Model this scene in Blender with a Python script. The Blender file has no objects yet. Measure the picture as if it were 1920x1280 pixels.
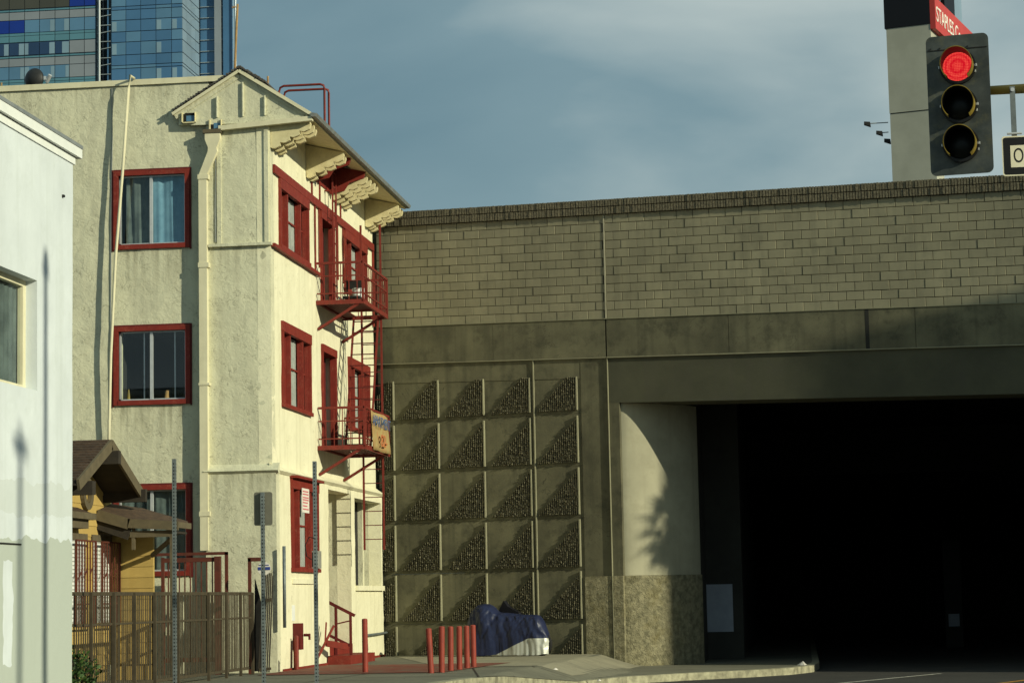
import bpy, math, random
from mathutils import Vector, Matrix, noise as mnoise
R = math.radians
rnd = random.Random(7)
scene = bpy.context.scene
col = scene.collection

# ------------------------------------------------------------------ camera
cam_data = bpy.data.cameras.new('camera')
cam = bpy.data.objects.new('camera', cam_data)
col.objects.link(cam)
cam_data.sensor_width = 36.0
cam_data.lens = 4300 / 1920 * 36.0
cam_data.clip_start = 0.5
cam_data.clip_end = 4000
cam.matrix_world = (Matrix.Translation((0, 0, 1.4)) @ Matrix.Rotation(R(7.1), 4, 'Z')
                    @ Matrix.Rotation(math.pi / 2 + math.atan(481 / 4300), 4, 'X') @ Matrix.Rotation(-0.02, 4, 'Z'))
scene.camera = cam

# ------------------------------------------------------------------ light
SUN_AZ, SUN_EL = 61.0, 20.0            # azimuth from -Y towards +X
sdir = Vector((math.sin(R(SUN_AZ)) * math.cos(R(SUN_EL)), -math.cos(R(SUN_AZ)) * math.cos(R(SUN_EL)), math.sin(R(SUN_EL))))
sl = bpy.data.lights.new('sun', 'SUN')
sl.energy = 4.2
sl.angle = R(0.5)
sl.color = (1.0, 0.955, 0.705)
sun = bpy.data.objects.new('sun', sl)
sun.rotation_euler = sdir.to_track_quat('Z', 'Y').to_euler()
col.objects.link(sun)

world = bpy.data.worlds.new('World')
scene.world = world
world.use_nodes = True
nt = world.node_tree
nt.nodes.clear()
N = nt.nodes.new
L = nt.links.new
out = N('ShaderNodeOutputWorld')
bg = N('ShaderNodeBackground')
sky = N('ShaderNodeTexSky')
sky.sky_type = 'NISHITA'
sky.sun_disc = False
sky.sun_elevation = R(SUN_EL)
sky.sun_rotation = R(180 - SUN_AZ)
sky.air_density = 1.0
sky.dust_density = 0.6
tc = N('ShaderNodeTexCoord')
mp = N('ShaderNodeMapping')
mp.inputs['Scale'].default_value = (1.0, 1.0, 2.2)
mp.inputs['Location'].default_value = (-1.57, 0.27, -0.78)
n1 = N('ShaderNodeTexNoise')
n1.inputs['Scale'].default_value = 4.2
n1.inputs['Detail'].default_value = 7.0
n1.inputs['Roughness'].default_value = 0.45
n1.inputs['Distortion'].default_value = 0.3
cr = N('ShaderNodeValToRGB')
cr.color_ramp.elements[0].position = 0.30
cr.color_ramp.elements[0].color = (1.18, 2.20, 2.62, 1)
cr.color_ramp.elements[1].position = 0.67
cr.color_ramp.elements[1].color = (4.7, 5.55, 5.35, 1)
e = cr.color_ramp.elements.new(0.50)
e.color = (1.95, 3.05, 3.38, 1)
mx = N('ShaderNodeMix')
mx.data_type = 'RGBA'
mx.inputs[0].default_value = 0.86
L(tc.outputs['Generated'], mp.inputs['Vector'])
L(mp.outputs[0], n1.inputs['Vector'])
L(n1.outputs['Fac'], cr.inputs['Fac'])
L(sky.outputs[0], mx.inputs[6])
L(cr.outputs[0], mx.inputs[7])
L(mx.outputs[2], bg.inputs['Color'])
bg.inputs['Strength'].default_value = 0.1
L(bg.outputs[0], out.inputs['Surface'])

vs = scene.view_settings
vs.view_transform = 'Standard'
vs.look = 'None'
vs.exposure = 0.0
vs.gamma = 1.0
vs.use_curve_mapping = False
scene.cycles.max_bounces = 5
scene.cycles.diffuse_bounces = 3
scene.cycles.glossy_bounces = 2
scene.cycles.transparent_max_bounces = 8

# ------------------------------------------------------------------ materials
MATS = {}


def surf(name, c1, c2=None, scale=1.5, lo=.35, hi=.65, rough=.85, metal=0., bump=None, streak=None, rand=0., spec=.3,
         detail=6., stain=None, coat=0., crack=None):
    """Two-tone noisy surface in world space; bump=[(scale, strength, dist)], streak=(colour, amount), stain=(colour, scale, amount)."""
    m = bpy.data.materials.new(name)
    m.use_nodes = True
    t = m.node_tree
    t.nodes.clear()
    N = t.nodes.new
    L = t.links.new
    o = N('ShaderNodeOutputMaterial')
    b = N('ShaderNodeBsdfPrincipled')
    L(b.outputs[0], o.inputs[0])
    g = N('ShaderNodeNewGeometry')
    pos = g.outputs['Position']
    b.inputs['Roughness'].default_value = rough
    b.inputs['Metallic'].default_value = metal
    b.inputs['Specular IOR Level'].default_value = spec
    b.inputs['Coat Weight'].default_value = coat
    c2 = c2 or tuple(x * .8 for x in c1)
    n = N('ShaderNodeTexNoise')
    n.inputs['Scale'].default_value = scale
    n.inputs['Detail'].default_value = detail
    n.inputs['Roughness'].default_value = .6
    L(pos, n.inputs['Vector'])
    r = N('ShaderNodeValToRGB')
    r.color_ramp.elements[0].position = lo
    r.color_ramp.elements[1].position = hi
    r.color_ramp.elements[0].color = (*c2, 1)
    r.color_ramp.elements[1].color = (*c1, 1)
    L(n.outputs['Fac'], r.inputs['Fac'])
    cur = r.outputs[0]

    def mixin(fac, colour, blend='MIX'):
        nonlocal cur
        k = N('ShaderNodeMix')
        k.data_type = 'RGBA'
        k.blend_type = blend
        L(fac, k.inputs[0])
        L(cur, k.inputs[6])
        k.inputs[7].default_value = (*colour, 1)
        cur = k.outputs[2]
    if stain:
        n2 = N('ShaderNodeTexNoise')
        n2.inputs['Scale'].default_value = stain[1]
        n2.inputs['Detail'].default_value = 8
        n2.inputs['Roughness'].default_value = .7
        L(pos, n2.inputs['Vector'])
        mr = N('ShaderNodeMapRange')
        mr.inputs[1].default_value = .52
        mr.inputs[2].default_value = .72
        mr.inputs[4].default_value = stain[2]
        L(n2.outputs['Fac'], mr.inputs[0])
        mixin(mr.outputs[0], stain[0])
    if crack:      # thin trowel lines and hairline cracks: (colour, scale, width, amount)
        n4 = N('ShaderNodeTexNoise')
        n4.inputs['Scale'].default_value = crack[1]
        n4.inputs['Detail'].default_value = 3
        n4.inputs['Distortion'].default_value = 1.6
        L(pos, n4.inputs['Vector'])
        ab = N('ShaderNodeMath')
        ab.operation = 'SUBTRACT'
        ab.inputs[1].default_value = .5
        L(n4.outputs['Fac'], ab.inputs[0])
        ab2 = N('ShaderNodeMath')
        ab2.operation = 'ABSOLUTE'
        L(ab.outputs[0], ab2.inputs[0])
        mr = N('ShaderNodeMapRange')
        mr.inputs[1].default_value = 0
        mr.inputs[2].default_value = crack[2]
        mr.inputs[3].default_value = 1
        mr.inputs[4].default_value = 0
        L(ab2.outputs[0], mr.inputs[0])
        n5 = N('ShaderNodeTexNoise')
        n5.inputs['Scale'].default_value = crack[1] * .6
        L(pos, n5.inputs['Vector'])
        mr2 = N('ShaderNodeMapRange')
        mr2.inputs[1].default_value = .45
        mr2.inputs[2].default_value = .6
        mr2.inputs[4].default_value = crack[3]
        L(n5.outputs['Fac'], mr2.inputs[0])
        mu = N('ShaderNodeMath')
        mu.operation = 'MULTIPLY'
        L(mr.outputs[0], mu.inputs[0])
        L(mr2.outputs[0], mu.inputs[1])
        mixin(mu.outputs[0], crack[0])
    if streak:
        mpn = N('ShaderNodeMapping')
        mpn.inputs['Scale'].default_value = (5, 5, .25)
        L(pos, mpn.inputs['Vector'])
        n3 = N('ShaderNodeTexNoise')
        n3.inputs['Scale'].default_value = 1.0
        n3.inputs['Detail'].default_value = 5
        L(mpn.outputs[0], n3.inputs['Vector'])
        mr = N('ShaderNodeMapRange')
        mr.inputs[1].default_value = .5
        mr.inputs[2].default_value = .75
        mr.inputs[4].default_value = streak[1]
        L(n3.outputs['Fac'], mr.inputs[0])
        mixin(mr.outputs[0], streak[0])
    if rand:
        oi = N('ShaderNodeObjectInfo')
        mr = N('ShaderNodeMapRange')
        mr.inputs[3].default_value = 1 - rand
        mr.inputs[4].default_value = 1 + rand
        L(oi.outputs['Random'], mr.inputs[0])
        k = N('ShaderNodeVectorMath')
        k.operation = 'SCALE'
        L(cur, k.inputs[0])
        L(mr.outputs[0], k.inputs['Scale'])
        cur = k.outputs[0]
    L(cur, b.inputs['Base Color'])
    prev = None
    for (bs, st, di) in (bump or []):
        nb = N('ShaderNodeTexNoise')
        nb.inputs['Scale'].default_value = bs
        nb.inputs['Detail'].default_value = 5
        nb.inputs['Distortion'].default_value = .8
        L(pos, nb.inputs['Vector'])
        bn = N('ShaderNodeBump')
        bn.inputs['Strength'].default_value = st
        bn.inputs['Distance'].default_value = di
        L(nb.outputs['Fac'], bn.inputs['Height'])
        if prev:
            L(prev, bn.inputs['Normal'])
        prev = bn.outputs[0]
    if prev:
        L(prev, b.inputs['Normal'])
    MATS[name] = m
    return m


def glass(name, tint=(.6, .7, .7), amount=.75, rough=.02):
    m = bpy.data.materials.new(name)
    m.use_nodes = True
    t = m.node_tree
    t.nodes.clear()
    N = t.nodes.new
    L = t.links.new
    o = N('ShaderNodeOutputMaterial')
    tr = N('ShaderNodeBsdfTransparent')
    tr.inputs[0].default_value = (*tint, 1)
    gl = N('ShaderNodeBsdfGlossy')
    gl.inputs['Roughness'].default_value = rough
    gl.inputs['Color'].default_value = (.9, .95, 1, 1)
    k = N('ShaderNodeMixShader')
    k.inputs[0].default_value = 1 - amount
    L(tr.outputs[0], k.inputs[1])
    L(gl.outputs[0], k.inputs[2])
    L(k.outputs[0], o.inputs[0])
    MATS[name] = m
    return m


STUCCO = [(15, .38, .022), (4, .4, .04)]
surf('stucco', (.655, .642, .460), (.55, .54, .39), 1.3, .3, .7, .92, bump=STUCCO, streak=((.36, .345, .25), .4), stain=((.38, .36, .26), 3.5, .45), crack=((.22, .21, .145), 4.5, .024, .75))
surf('stucco_smooth', (.80, .77, .56), (.72, .69, .49), 1.2, .3, .7, .9, bump=[(18, .3, .02), (4, .35, .03)], streak=((.52, .49, .33), .45), stain=((.56, .53, .37), 2.6, .4), crack=((.42, .39, .26), 2.2, .012, .5))
surf('cream_paint', (.70, .66, .46), (.61, .575, .40), 4, .3, .7, .7, bump=[(30, .2, .01)], streak=((.42, .36, .2), .25))
surf('cream_wood', (.72, .65, .39), (.60, .53, .30), 6, .3, .7, .75, stain=((.35, .28, .13), 9, .5), bump=[(40, .2, .01)])
surf('red_paint', (.225, .030, .020), (.165, .022, .016), 5, .3, .7, .62, spec=.2, stain=((.12, .020, .015), 7, .6), bump=[(40, .25, .01)], crack=((.33, .12, .08), 9, .03, .55))
surf('red_metal', (.215, .030, .020), (.15, .022, .016), 6, .3, .7, .55, stain=((.085, .032, .018), 8, .75))
surf('dark_red', (.13, .014, .012), (.09, .011, .010), 5, .3, .7, .65)
surf('concrete', (.176, .166, .102), (.085, .081, .052), 1.0, .3, .7, .92, stain=((.048, .048, .032), 2.1, .8), streak=((.065, .065, .043), .6), rand=.09, crack=((.05, .05, .034), 1.3, .007, .8), bump=[(20, .2, .01), (3, .25, .02)])
surf('concrete_light', (.29, .28, .18), (.22, .21, .14), 1.2, .3, .7, .92, stain=((.15, .14, .09), 2.2, .5), streak=((.15, .14, .10), .4), bump=[(22, .25, .01)])
surf('concrete_pale', (.40, .38, .27), (.31, .295, .21), 1.2, .3, .7, .92, stain=((.24, .225, .15), 1.8, .45), streak=((.25, .235, .165), .35), bump=[(22, .2, .01)])
surf('concrete_rough', (.33, .30, .185), (.15, .14, .085), 7, .35, .65, .95, stain=((.17, .14, .05), 1.6, .6), bump=[(16, 1.0, .06), (50, .8, .03)])
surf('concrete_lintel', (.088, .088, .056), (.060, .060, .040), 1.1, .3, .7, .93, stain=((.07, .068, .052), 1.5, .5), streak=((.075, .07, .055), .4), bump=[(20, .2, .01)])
surf('concrete_dark', (.030, .030, .026), (.022, .022, .019), 1.5, .3, .7, .95)  # tunnel darkness put into the colour; joint seals use it too
surf('rib_stone', (.215, .198, .128), (.075, .070, .047), 14, .35, .65, .95, bump=[(45, .8, .02)])
surf('cap_stone', (.20, .175, .115), (.10, .088, .058), 18, .35, .65, .95, bump=[(45, .8, .02)])
surf('block', (.295, .272, .178), (.222, .206, .136), .7, .32, .68, .93, rand=.085, stain=((.15, .142, .098), 1.6, .5), streak=((.15, .142, .098), .4), bump=[(60, .3, .006)])
surf('mortar', (.060, .057, .040), (.042, .040, .029), 4, rough=.95)
surf('sidewalk', (.34, .315, .22), (.245, .23, .165), .8, .3, .7, .93, stain=((.13, .12, .09), 1.7, .55), bump=[(30, .25, .008)], crack=((.09, .085, .06), 1.1, .006, .8))
surf('sidewalk_old', (.200, .193, .140), (.135, .132, .097), .7, .3, .7, .93, stain=((.07, .068, .052), 1.4, .7), bump=[(30, .25, .008)], crack=((.05, .048, .036), .9, .006, .8))
surf('kerb_stone', (.42, .40, .27), (.20, .19, .13), 5, .35, .65, .93, stain=((.10, .09, .06), 4, .7), bump=[(20, .4, .015)])
surf('red_ground', (.20, .035, .022), (.16, .09, .06), 2.2, .38, .62, .9, stain=((.15, .13, .09), 3, .7), bump=[(30, .2, .006)])
surf('asphalt', (.058, .056, .050), (.042, .041, .037), 1.0, rough=.9, stain=((.03, .03, .028), .8, .5), bump=[(80, .5, .01)])
surf('paint_white', (.62, .60, .50), (.30, .29, .25), 9, .4, .6, .8)
surf('paint_orange', (.55, .26, .03), (.35, .18, .03), 8, .4, .6, .8)
surf('white_trim', (.78, .80, .76), (.70, .73, .70), 3, rough=.6)
surf('grey_metal', (.30, .32, .31), (.22, .24, .24), 4, rough=.5, metal=.3)
surf('galvanised', (.20, .23, .23), (.13, .15, .155), 9, rough=.5, metal=.35)
surf('bollard_red', (.30, .050, .030), (.22, .036, .024), 6, .3, .7, .55, stain=((.14, .03, .02), 9, .5))
surf('underpass', (.050, .049, .040), (.035, .034, .029), 1.3, .3, .7, .95, stain=((.022, .022, .019), 1.5, .6))  # dim light inside the underpass put into the colour
surf('dark_hole', (.012, .013, .013), (.008, .009, .009), 4, rough=.9)
surf('gutter', (.26, .28, .27), (.17, .19, .18), 5, .3, .7, .5, metal=.2, stain=((.2, .13, .07), 6, .5))
surf('shingle', (.085, .055, .035), (.05, .034, .024), 9, .35, .65, .95, rand=.2, bump=[(60, .6, .01)])
surf('roof_dark', (.10, .095, .085), (.06, .055, .05), 6, rough=.95, bump=[(50, .6, .01)])
surf('brown_trim', (.135, .110, .066), (.095, .078, .048), 6, .3, .7, .75, bump=[(30, .3, .008)])
surf('dark_brown', (.040, .033, .024), (.028, .023, .018), 6, rough=.85)
surf('yellow_siding', (.48, .335, .105), (.40, .28, .088), 3, .3, .7, .8, rand=.06, streak=((.42, .26, .06), .3), bump=[(40, .2, .006)])
surf('fence_brown', (.075, .060, .036), (.05, .040, .025), 7, rough=.75)
surf('gate_red', (.12, .030, .018), (.08, .024, .015), 7, rough=.7)
surf('dark_steel', (.02, .02, .018), (.012, .012, .011), 6, rough=.6)
surf('alu', (.62, .64, .64), (.52, .54, .55), 8, rough=.4, metal=.4)
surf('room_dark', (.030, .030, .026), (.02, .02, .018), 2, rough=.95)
surf('curtain_blue', (.20, .37, .48), (.13, .26, .36), 3, rough=.9)
surf('curtain_pale', (.46, .46, .42), (.34, .34, .31), 4, rough=.9)
surf('curtain_grey', (.14, .175, .165), (.07, .09, .088), 3, rough=.9)
glass('window_glass', (.95, .97, .97), .97)
surf('leaf', (.055, .115, .020), (.026, .06, .011), 6, rough=.6, rand=.2)
surf('wood_pole', (.40, .25, .10), (.28, .17, .07), 8, rough=.8)
surf('dish_black', (.025, .026, .026), (.016, .017, .017), 5, rough=.5)
surf('sign_back', (.155, .150, .115), (.12, .115, .09), 5, rough=.6)
surf('signal_plate', (.080, .090, .084), (.038, .046, .045), 5, .35, .65, .5, stain=((.15, .14, .07), 4, .6), streak=((.03, .034, .032), .6), metal=.1)
surf('signal_yellow', (.27, .195, .028), (.17, .12, .02), 8, rough=.5)
surf('signal_black', (.008, .008, .008), (.006, .006, .006), 8, rough=.5)
surf('lens_dark', (.006, .007, .005), (.004, .005, .004), 8, rough=.35, spec=.2)
surf('arm_yellow', (.40, .30, .08), (.30, .22, .06), 6, rough=.55)
surf('sign_black', (.010, .010, .010), (.008, .008, .008), 6, rough=.45)
surf('sign_white', (.74, .70, .52), (.68, .64, .47), 6, rough=.5)
surf('pylon_grey', (.42, .42, .34), (.36, .36, .29), .6, rough=.8)
surf('pylon_black', (.004, .004, .006), (.003, .003, .005), 1, rough=.5)
surf('pylon_red', (.50, .055, .045), (.44, .045, .04), 1, rough=.5)
surf('letter_white', (.80, .78, .70), (.72, .70, .63), 2, rough=.6)
surf('letter_black', (.010, .010, .010), (.008, .008, .008), 2, rough=.6)
surf('letter_blue', (.06, .11, .24), (.10, .15, .26), 14, rough=.8)
surf('letter_red', (.52, .12, .05), (.42, .16, .05), 12, rough=.8)
surf('letter_pink', (.60, .16, .18), (.52, .14, .16), 12, rough=.8)
surf('banner', (.40, .32, .13), (.36, .22, .09), 5, .35, .65, .85, stain=((.50, .20, .08), 4, .6))
surf('paper_white', (.74, .70, .62), (.66, .62, .56), 9, rough=.85)
surf('poster_grey', (.34, .37, .42), (.28, .31, .36), 3, rough=.85)
surf('sticker_blue', (.04, .07, .30), rough=.6)
surf('ac_grey', (.30, .30, .26), (.22, .22, .19), 8, rough=.6)
surf('tyre', (.015, .015, .015), rough=.8)
surf('cover_black', (.006, .006, .010), rough=.6)
# glass tower
for nm, c in (('tower_blue', (.060, .155, .29)), ('tower_mid', (.09, .20, .32)), ('tower_dark', (.020, .050, .115)), ('tower_royal', (.006, .030, .24)),
              ('tower_grey', (.22, .25, .28)), ('tower_teal', (.09, .22, .28)), ('tower_pale', (.20, .31, .39)), ('tower_brown', (.06, .06, .045)),
              ('tower_steel', (.34, .40, .42)), ('tower_seam', (.03, .05, .07)), ('tower_side', (.22, .31, .39))):
    surf(nm, c, tuple(x * .88 for x in c), .25, rough=.18, spec=.5, rand=.08)


def house_white():
    """White render over repainted grey lower wall: paint patches with soft rolled edges."""
    m = surf('white_render', (.68, .735, .755), (.565, .615, .635), .9, .3, .7, .85, bump=[(35, .3, .006), (5, .25, .02)], streak=((.52, .57, .56), .5), stain=((.55, .60, .595), 3.2, .5))
    t = m.node_tree
    N = t.nodes.new
    L = t.links.new
    b = [n for n in t.nodes if n.type == 'BSDF_PRINCIPLED'][0]
    src = b.inputs['Base Color'].links[0].from_socket
    g = N('ShaderNodeNewGeometry')
    sx = N('ShaderNodeSeparateXYZ')
    L(g.outputs['Position'], sx.inputs[0])
    nz = N('ShaderNodeTexNoise')
    nz.inputs['Scale'].default_value = 2.2
    L(g.outputs['Position'], nz.inputs['Vector'])

    def math_(op, a, bb):
        k = N('ShaderNodeMath')
        k.operation = op
        for i, x in enumerate((a, bb)):
            if isinstance(x, (int, float)):
                k.inputs[i].default_value = x
            else:
                L(x, k.inputs[i])
        return k.outputs[0]
    wob = math_('MULTIPLY', math_('SUBTRACT', nz.outputs['Fac'], .5), .35)
    zz = math_('ADD', sx.outputs['Z'], wob)
    low = math_('LESS_THAN', zz, 2.24)
    band = math_('MULTIPLY', math_('LESS_THAN', zz, 2.95), math_('GREATER_THAN', zz, 2.55))
    py = math_('ADD', sx.outputs['Y'], math_('MULTIPLY', wob, .6))
    patch = math_('MULTIPLY', math_('LESS_THAN', math_('ABSOLUTE', math_('SUBTRACT', py, 26.75), 0), .16),
                  math_('LESS_THAN', math_('ABSOLUTE', math_('SUBTRACT', zz, 1.35), 0), .62))
    low2 = math_('MULTIPLY', low, math_('SUBTRACT', 1.0, patch))
    k = N('ShaderNodeMix')
    k.data_type = 'RGBA'
    L(math_('MULTIPLY', band, .55), k.inputs[0])
    L(src, k.inputs[6])
    k.inputs[7].default_value = (.52, .565, .54, 1)
    k2 = N('ShaderNodeMix')
    k2.data_type = 'RGBA'
    L(low2, k2.inputs[0])
    L(k.outputs[2], k2.inputs[6])
    k2.inputs[7].default_value = (.435, .48, .43, 1)
    L(k2.outputs[2], b.inputs['Base Color'])


house_white()


def sill_grime():
    m = MATS['stucco']
    t = m.node_tree
    N = t.nodes.new
    L = t.links.new
    b = [n for n in t.nodes if n.type == 'BSDF_PRINCIPLED'][0]
    cur = b.inputs['Base Color'].links[0].from_socket
    g = N('ShaderNodeNewGeometry')
    sx = N('ShaderNodeSeparateXYZ')
    L(g.outputs['Position'], sx.inputs[0])
    mp_ = N('ShaderNodeMapping')
    mp_.inputs['Scale'].default_value = (9, 9, .7)
    L(g.outputs['Position'], mp_.inputs['Vector'])
    nz = N('ShaderNodeTexNoise')
    nz.inputs['Scale'].default_value = 1
    nz.inputs['Detail'].default_value = 4
    L(mp_.outputs[0], nz.inputs['Vector'])
    nr_ = N('ShaderNodeMapRange')
    nr_.inputs[1].default_value = .42
    nr_.inputs[2].default_value = .66
    L(nz.outputs['Fac'], nr_.inputs[0])
    for (xc, hw, zs, ln_, amt) in ((-13.34, .80, 8.83, 1.0, .75), (-13.34, .80, 5.55, 1.1, .75), (-11.45, .66, 8.79, .7, .6), (-11.4, .75, 4.05, .9, .6), (-11.0, 1.4, 11.3, .8, .5), (-13.9, 2.6, 12.3, .7, .45)):
        a = N('ShaderNodeMath')
        a.operation = 'SUBTRACT'
        L(sx.outputs['X'], a.inputs[0])
        a.inputs[1].default_value = xc
        a2 = N('ShaderNodeMath')
        a2.operation = 'ABSOLUTE'
        L(a.outputs[0], a2.inputs[0])
        a3 = N('ShaderNodeMapRange')
        a3.inputs[1].default_value = hw
        a3.inputs[2].default_value = hw - .12
        L(a2.outputs[0], a3.inputs[0])
        z1 = N('ShaderNodeMapRange')
        z1.inputs[1].default_value = zs - ln_
        z1.inputs[2].default_value = zs
        z1.inputs[4].default_value = amt
        L(sx.outputs['Z'], z1.inputs[0])
        z2 = N('ShaderNodeMath')
        z2.operation = 'LESS_THAN'
        L(sx.outputs['Z'], z2.inputs[0])
        z2.inputs[1].default_value = zs + .01
        f = nr_.outputs[0]
        for q in (a3.outputs[0], z1.outputs[0], z2.outputs[0]):
            k = N('ShaderNodeMath')
            k.operation = 'MULTIPLY'
            L(f, k.inputs[0])
            L(q, k.inputs[1])
            f = k.outputs[0]
        mxn = N('ShaderNodeMix')
        mxn.data_type = 'RGBA'
        L(f, mxn.inputs[0])
        L(cur, mxn.inputs[6])
        mxn.inputs[7].default_value = (.27, .255, .17, 1)
        cur = mxn.outputs[2]
    L(cur, b.inputs['Base Color'])


sill_grime()


def led_material():
    m = bpy.data.materials.new('led_red')
    m.use_nodes = True
    t = m.node_tree
    t.nodes.clear()
    N = t.nodes.new
    L = t.links.new
    o = N('ShaderNodeOutputMaterial')
    em = N('ShaderNodeEmission')
    tcn = N('ShaderNodeTexCoord')
    vo = N('ShaderNodeTexVoronoi')
    vo.inputs['Scale'].default_value = 62
    vo.inputs['Randomness'].default_value = .15
    L(tcn.outputs['Object'], vo.inputs['Vector'])
    r = N('ShaderNodeValToRGB')
    r.color_ramp.elements[0].position = .12
    r.color_ramp.elements[0].color = (1.0, .11, .07, 1)
    r.color_ramp.elements[1].position = .62
    r.color_ramp.elements[1].color = (.62, .003, .016, 1)
    L(vo.outputs['Distance'], r.inputs['Fac'])
    L(r.outputs[0], em.inputs['Color'])
    em.inputs['Strength'].default_value = 1.0
    L(em.outputs[0], o.inputs[0])
    MATS['led_red'] = m


led_material()


def cover_material():
    m = surf('cover_cloth', (.020, .028, .072), (.013, .018, .050), 5, .3, .7, .42, bump=[(7, .35, .02), (28, .2, .008)])
    t = m.node_tree
    N = t.nodes.new
    L = t.links.new
    b = [n for n in t.nodes if n.type == 'BSDF_PRINCIPLED'][0]
    src = b.inputs['Base Color'].links[0].from_socket
    tcn = N('ShaderNodeTexCoord')
    sx = N('ShaderNodeSeparateXYZ')
    L(tcn.outputs['Object'], sx.inputs[0])
    mr = N('ShaderNodeMapRange')      # seam height along the cover's length
    mr.inputs[1].default_value = .85
    mr.inputs[2].default_value = 1.75
    mr.inputs[3].default_value = .02
    mr.inputs[4].default_value = .43
    L(sx.outputs['X'], mr.inputs[0])
    lt = N('ShaderNodeMath')
    lt.operation = 'LESS_THAN'
    L(sx.outputs['Z'], lt.inputs[0])
    L(mr.outputs[0], lt.inputs[1])
    k = N('ShaderNodeMix')
    k.data_type = 'RGBA'
    L(lt.outputs[0], k.inputs[0])
    L(src, k.inputs[6])
    k.inputs[7].default_value = (.44, .45, .40, 1)
    L(k.outputs[2], b.inputs['Base Color'])
    mt = N('ShaderNodeMath')
    mt.operation = 'MULTIPLY'
    mt.inputs[1].default_value = .3
    L(lt.outputs[0], mt.inputs[0])
    L(mt.outputs[0], b.inputs['Metallic'])


cover_material()


# ------------------------------------------------------------------ mesh helpers
class MB:
    def __init__(self):
        self.v = []
        self.f = []

    def add(self, vs, fs):
        o = len(self.v)
        self.v += [tuple(x) for x in vs]
        self.f += [tuple(i + o for i in f) for f in fs]
        return self

    def box(self, x0, x1, y0, y1, z0, z1):
        return self.hexa([(x0, y0, z0), (x1, y0, z0), (x1, y1, z0), (x0, y1, z0), (x0, y0, z1), (x1, y0, z1), (x1, y1, z1), (x0, y1, z1)])

    def hexa(self, p):
        return self.add(p, [(3, 2, 1, 0), (4, 5, 6, 7), (0, 1, 5, 4), (1, 2, 6, 5), (2, 3, 7, 6), (3, 0, 4, 7)])

    def bar(self, p, q, w, h=None, up=(0, 0, 1)):
        p, q = Vector(p), Vector(q)
        h = h or w
        d = (q - p).normalized()
        up = Vector(up)
        if abs(d.dot(up)) > .98:
            up = Vector((0, 1, 0))
        a = d.cross(up).normalized() * w / 2
        b = a.cross(d).normalized() * h / 2
        return self.hexa([p - a - b, p + a - b, q + a - b, q - a - b, p - a + b, p + a + b, q + a + b, q - a + b])

    def tube(self, pts, r, n=8, r2=None):
        pts = [Vector(p) for p in pts]
        vs, fs = [], []
        for i, p in enumerate(pts):
            d = (pts[min(i + 1, len(pts) - 1)] - pts[max(i - 1, 0)]).normalized()
            up = Vector((0, 0, 1)) if abs(d.z) < .9 else Vector((0, 1, 0))
            a = d.cross(up).normalized()
            b = d.cross(a).normalized()
            rr = r if r2 is None else r + (r2 - r) * i / (len(pts) - 1)
            for k in range(n):
                t = 2 * math.pi * k / n
                vs.append(p + (a * math.cos(t) + b * math.sin(t)) * rr)
        for i in range(len(pts) - 1):
            for k in range(n):
                fs.append((i * n + k, i * n + (k + 1) % n, (i + 1) * n + (k + 1) % n, (i + 1) * n + k))
        fs.append(tuple(range(n)))
        fs.append(tuple(range((len(pts) - 1) * n, len(pts) * n))[::-1])
        return self.add(vs, fs)

    def prism(self, poly, off):
        off = Vector(off)
        n = len(poly)
        vs = [Vector(p) for p in poly] + [Vector(p) + off for p in poly]
        fs = [tuple(range(n))[::-1], tuple(range(n, 2 * n))] + [(i, (i + 1) % n, n + (i + 1) % n, n + i) for i in range(n)]
        return self.add(vs, fs)

    def ring(self, c, r0, r1, axis_y0, axis_y1, n=24):
        """flat ring plate around the Y axis"""
        vs, fs = [], []
        for k in range(n):
            t = 2 * math.pi * k / n
            for r in (r0, r1):
                for y in (axis_y0, axis_y1):
                    vs.append((c[0] + r * math.cos(t), c[1] + y, c[2] + r * math.sin(t)))
        for k in range(n):
            a, b = k * 4, ((k + 1) % n) * 4
            fs += [(a, b, b + 2, a + 2), (a + 1, a + 3, b + 3, b + 1), (a + 2, b + 2, b + 3, a + 3), (a, a + 1, b + 1, b)]
        return self.add(vs, fs)

    def mesh(self, name, m, origin=(0, 0, 0), smooth=False):
        o = Vector(origin)
        me = bpy.data.meshes.new(name)
        me.from_pydata([tuple(Vector(p) - o) for p in self.v], [], self.f)
        me.validate()
        import bmesh
        bm = bmesh.new()
        bm.from_mesh(me)
        bmesh.ops.recalc_face_normals(bm, faces=bm.faces)
        bm.to_mesh(me)
        bm.free()
        if m:
            me.materials.append(MATS[m])
        if smooth:
            for p in me.polygons:
                p.use_smooth = True
        return me

    def build(self, name, m, parent=None, smooth=False, label=None):
        if parent is not None:
            o = wloc(parent)
        else:
            xs = [p[0] for p in self.v]
            ys = [p[1] for p in self.v]
            o = Vector(((min(xs) + max(xs)) / 2, (min(ys) + max(ys)) / 2, min(p[2] for p in self.v)))
        ob = bpy.data.objects.new(name, self.mesh(name, m, o, smooth))
        col.objects.link(ob)
        if parent is not None:
            ob.parent = parent
        else:
            ob.location = o
        WL[ob] = o
        if label:
            ob['label'] = label
        return ob


WL = {}


def wloc(o):
    return WL[o]


def tag(o, label=None, cat=None, group=None, kind=None):
    if label:
        o['label'] = label
    if cat:
        o['category'] = cat
    if group:
        o['group'] = group
    if kind:
        o['kind'] = kind
    return o


def thing(name, loc, label, cat, group=None):
    o = bpy.data.objects.new(name, None)
    o.empty_display_size = .3
    col.objects.link(o)
    o.location = loc
    WL[o] = Vector(loc)
    return tag(o, label, cat, group)


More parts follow.
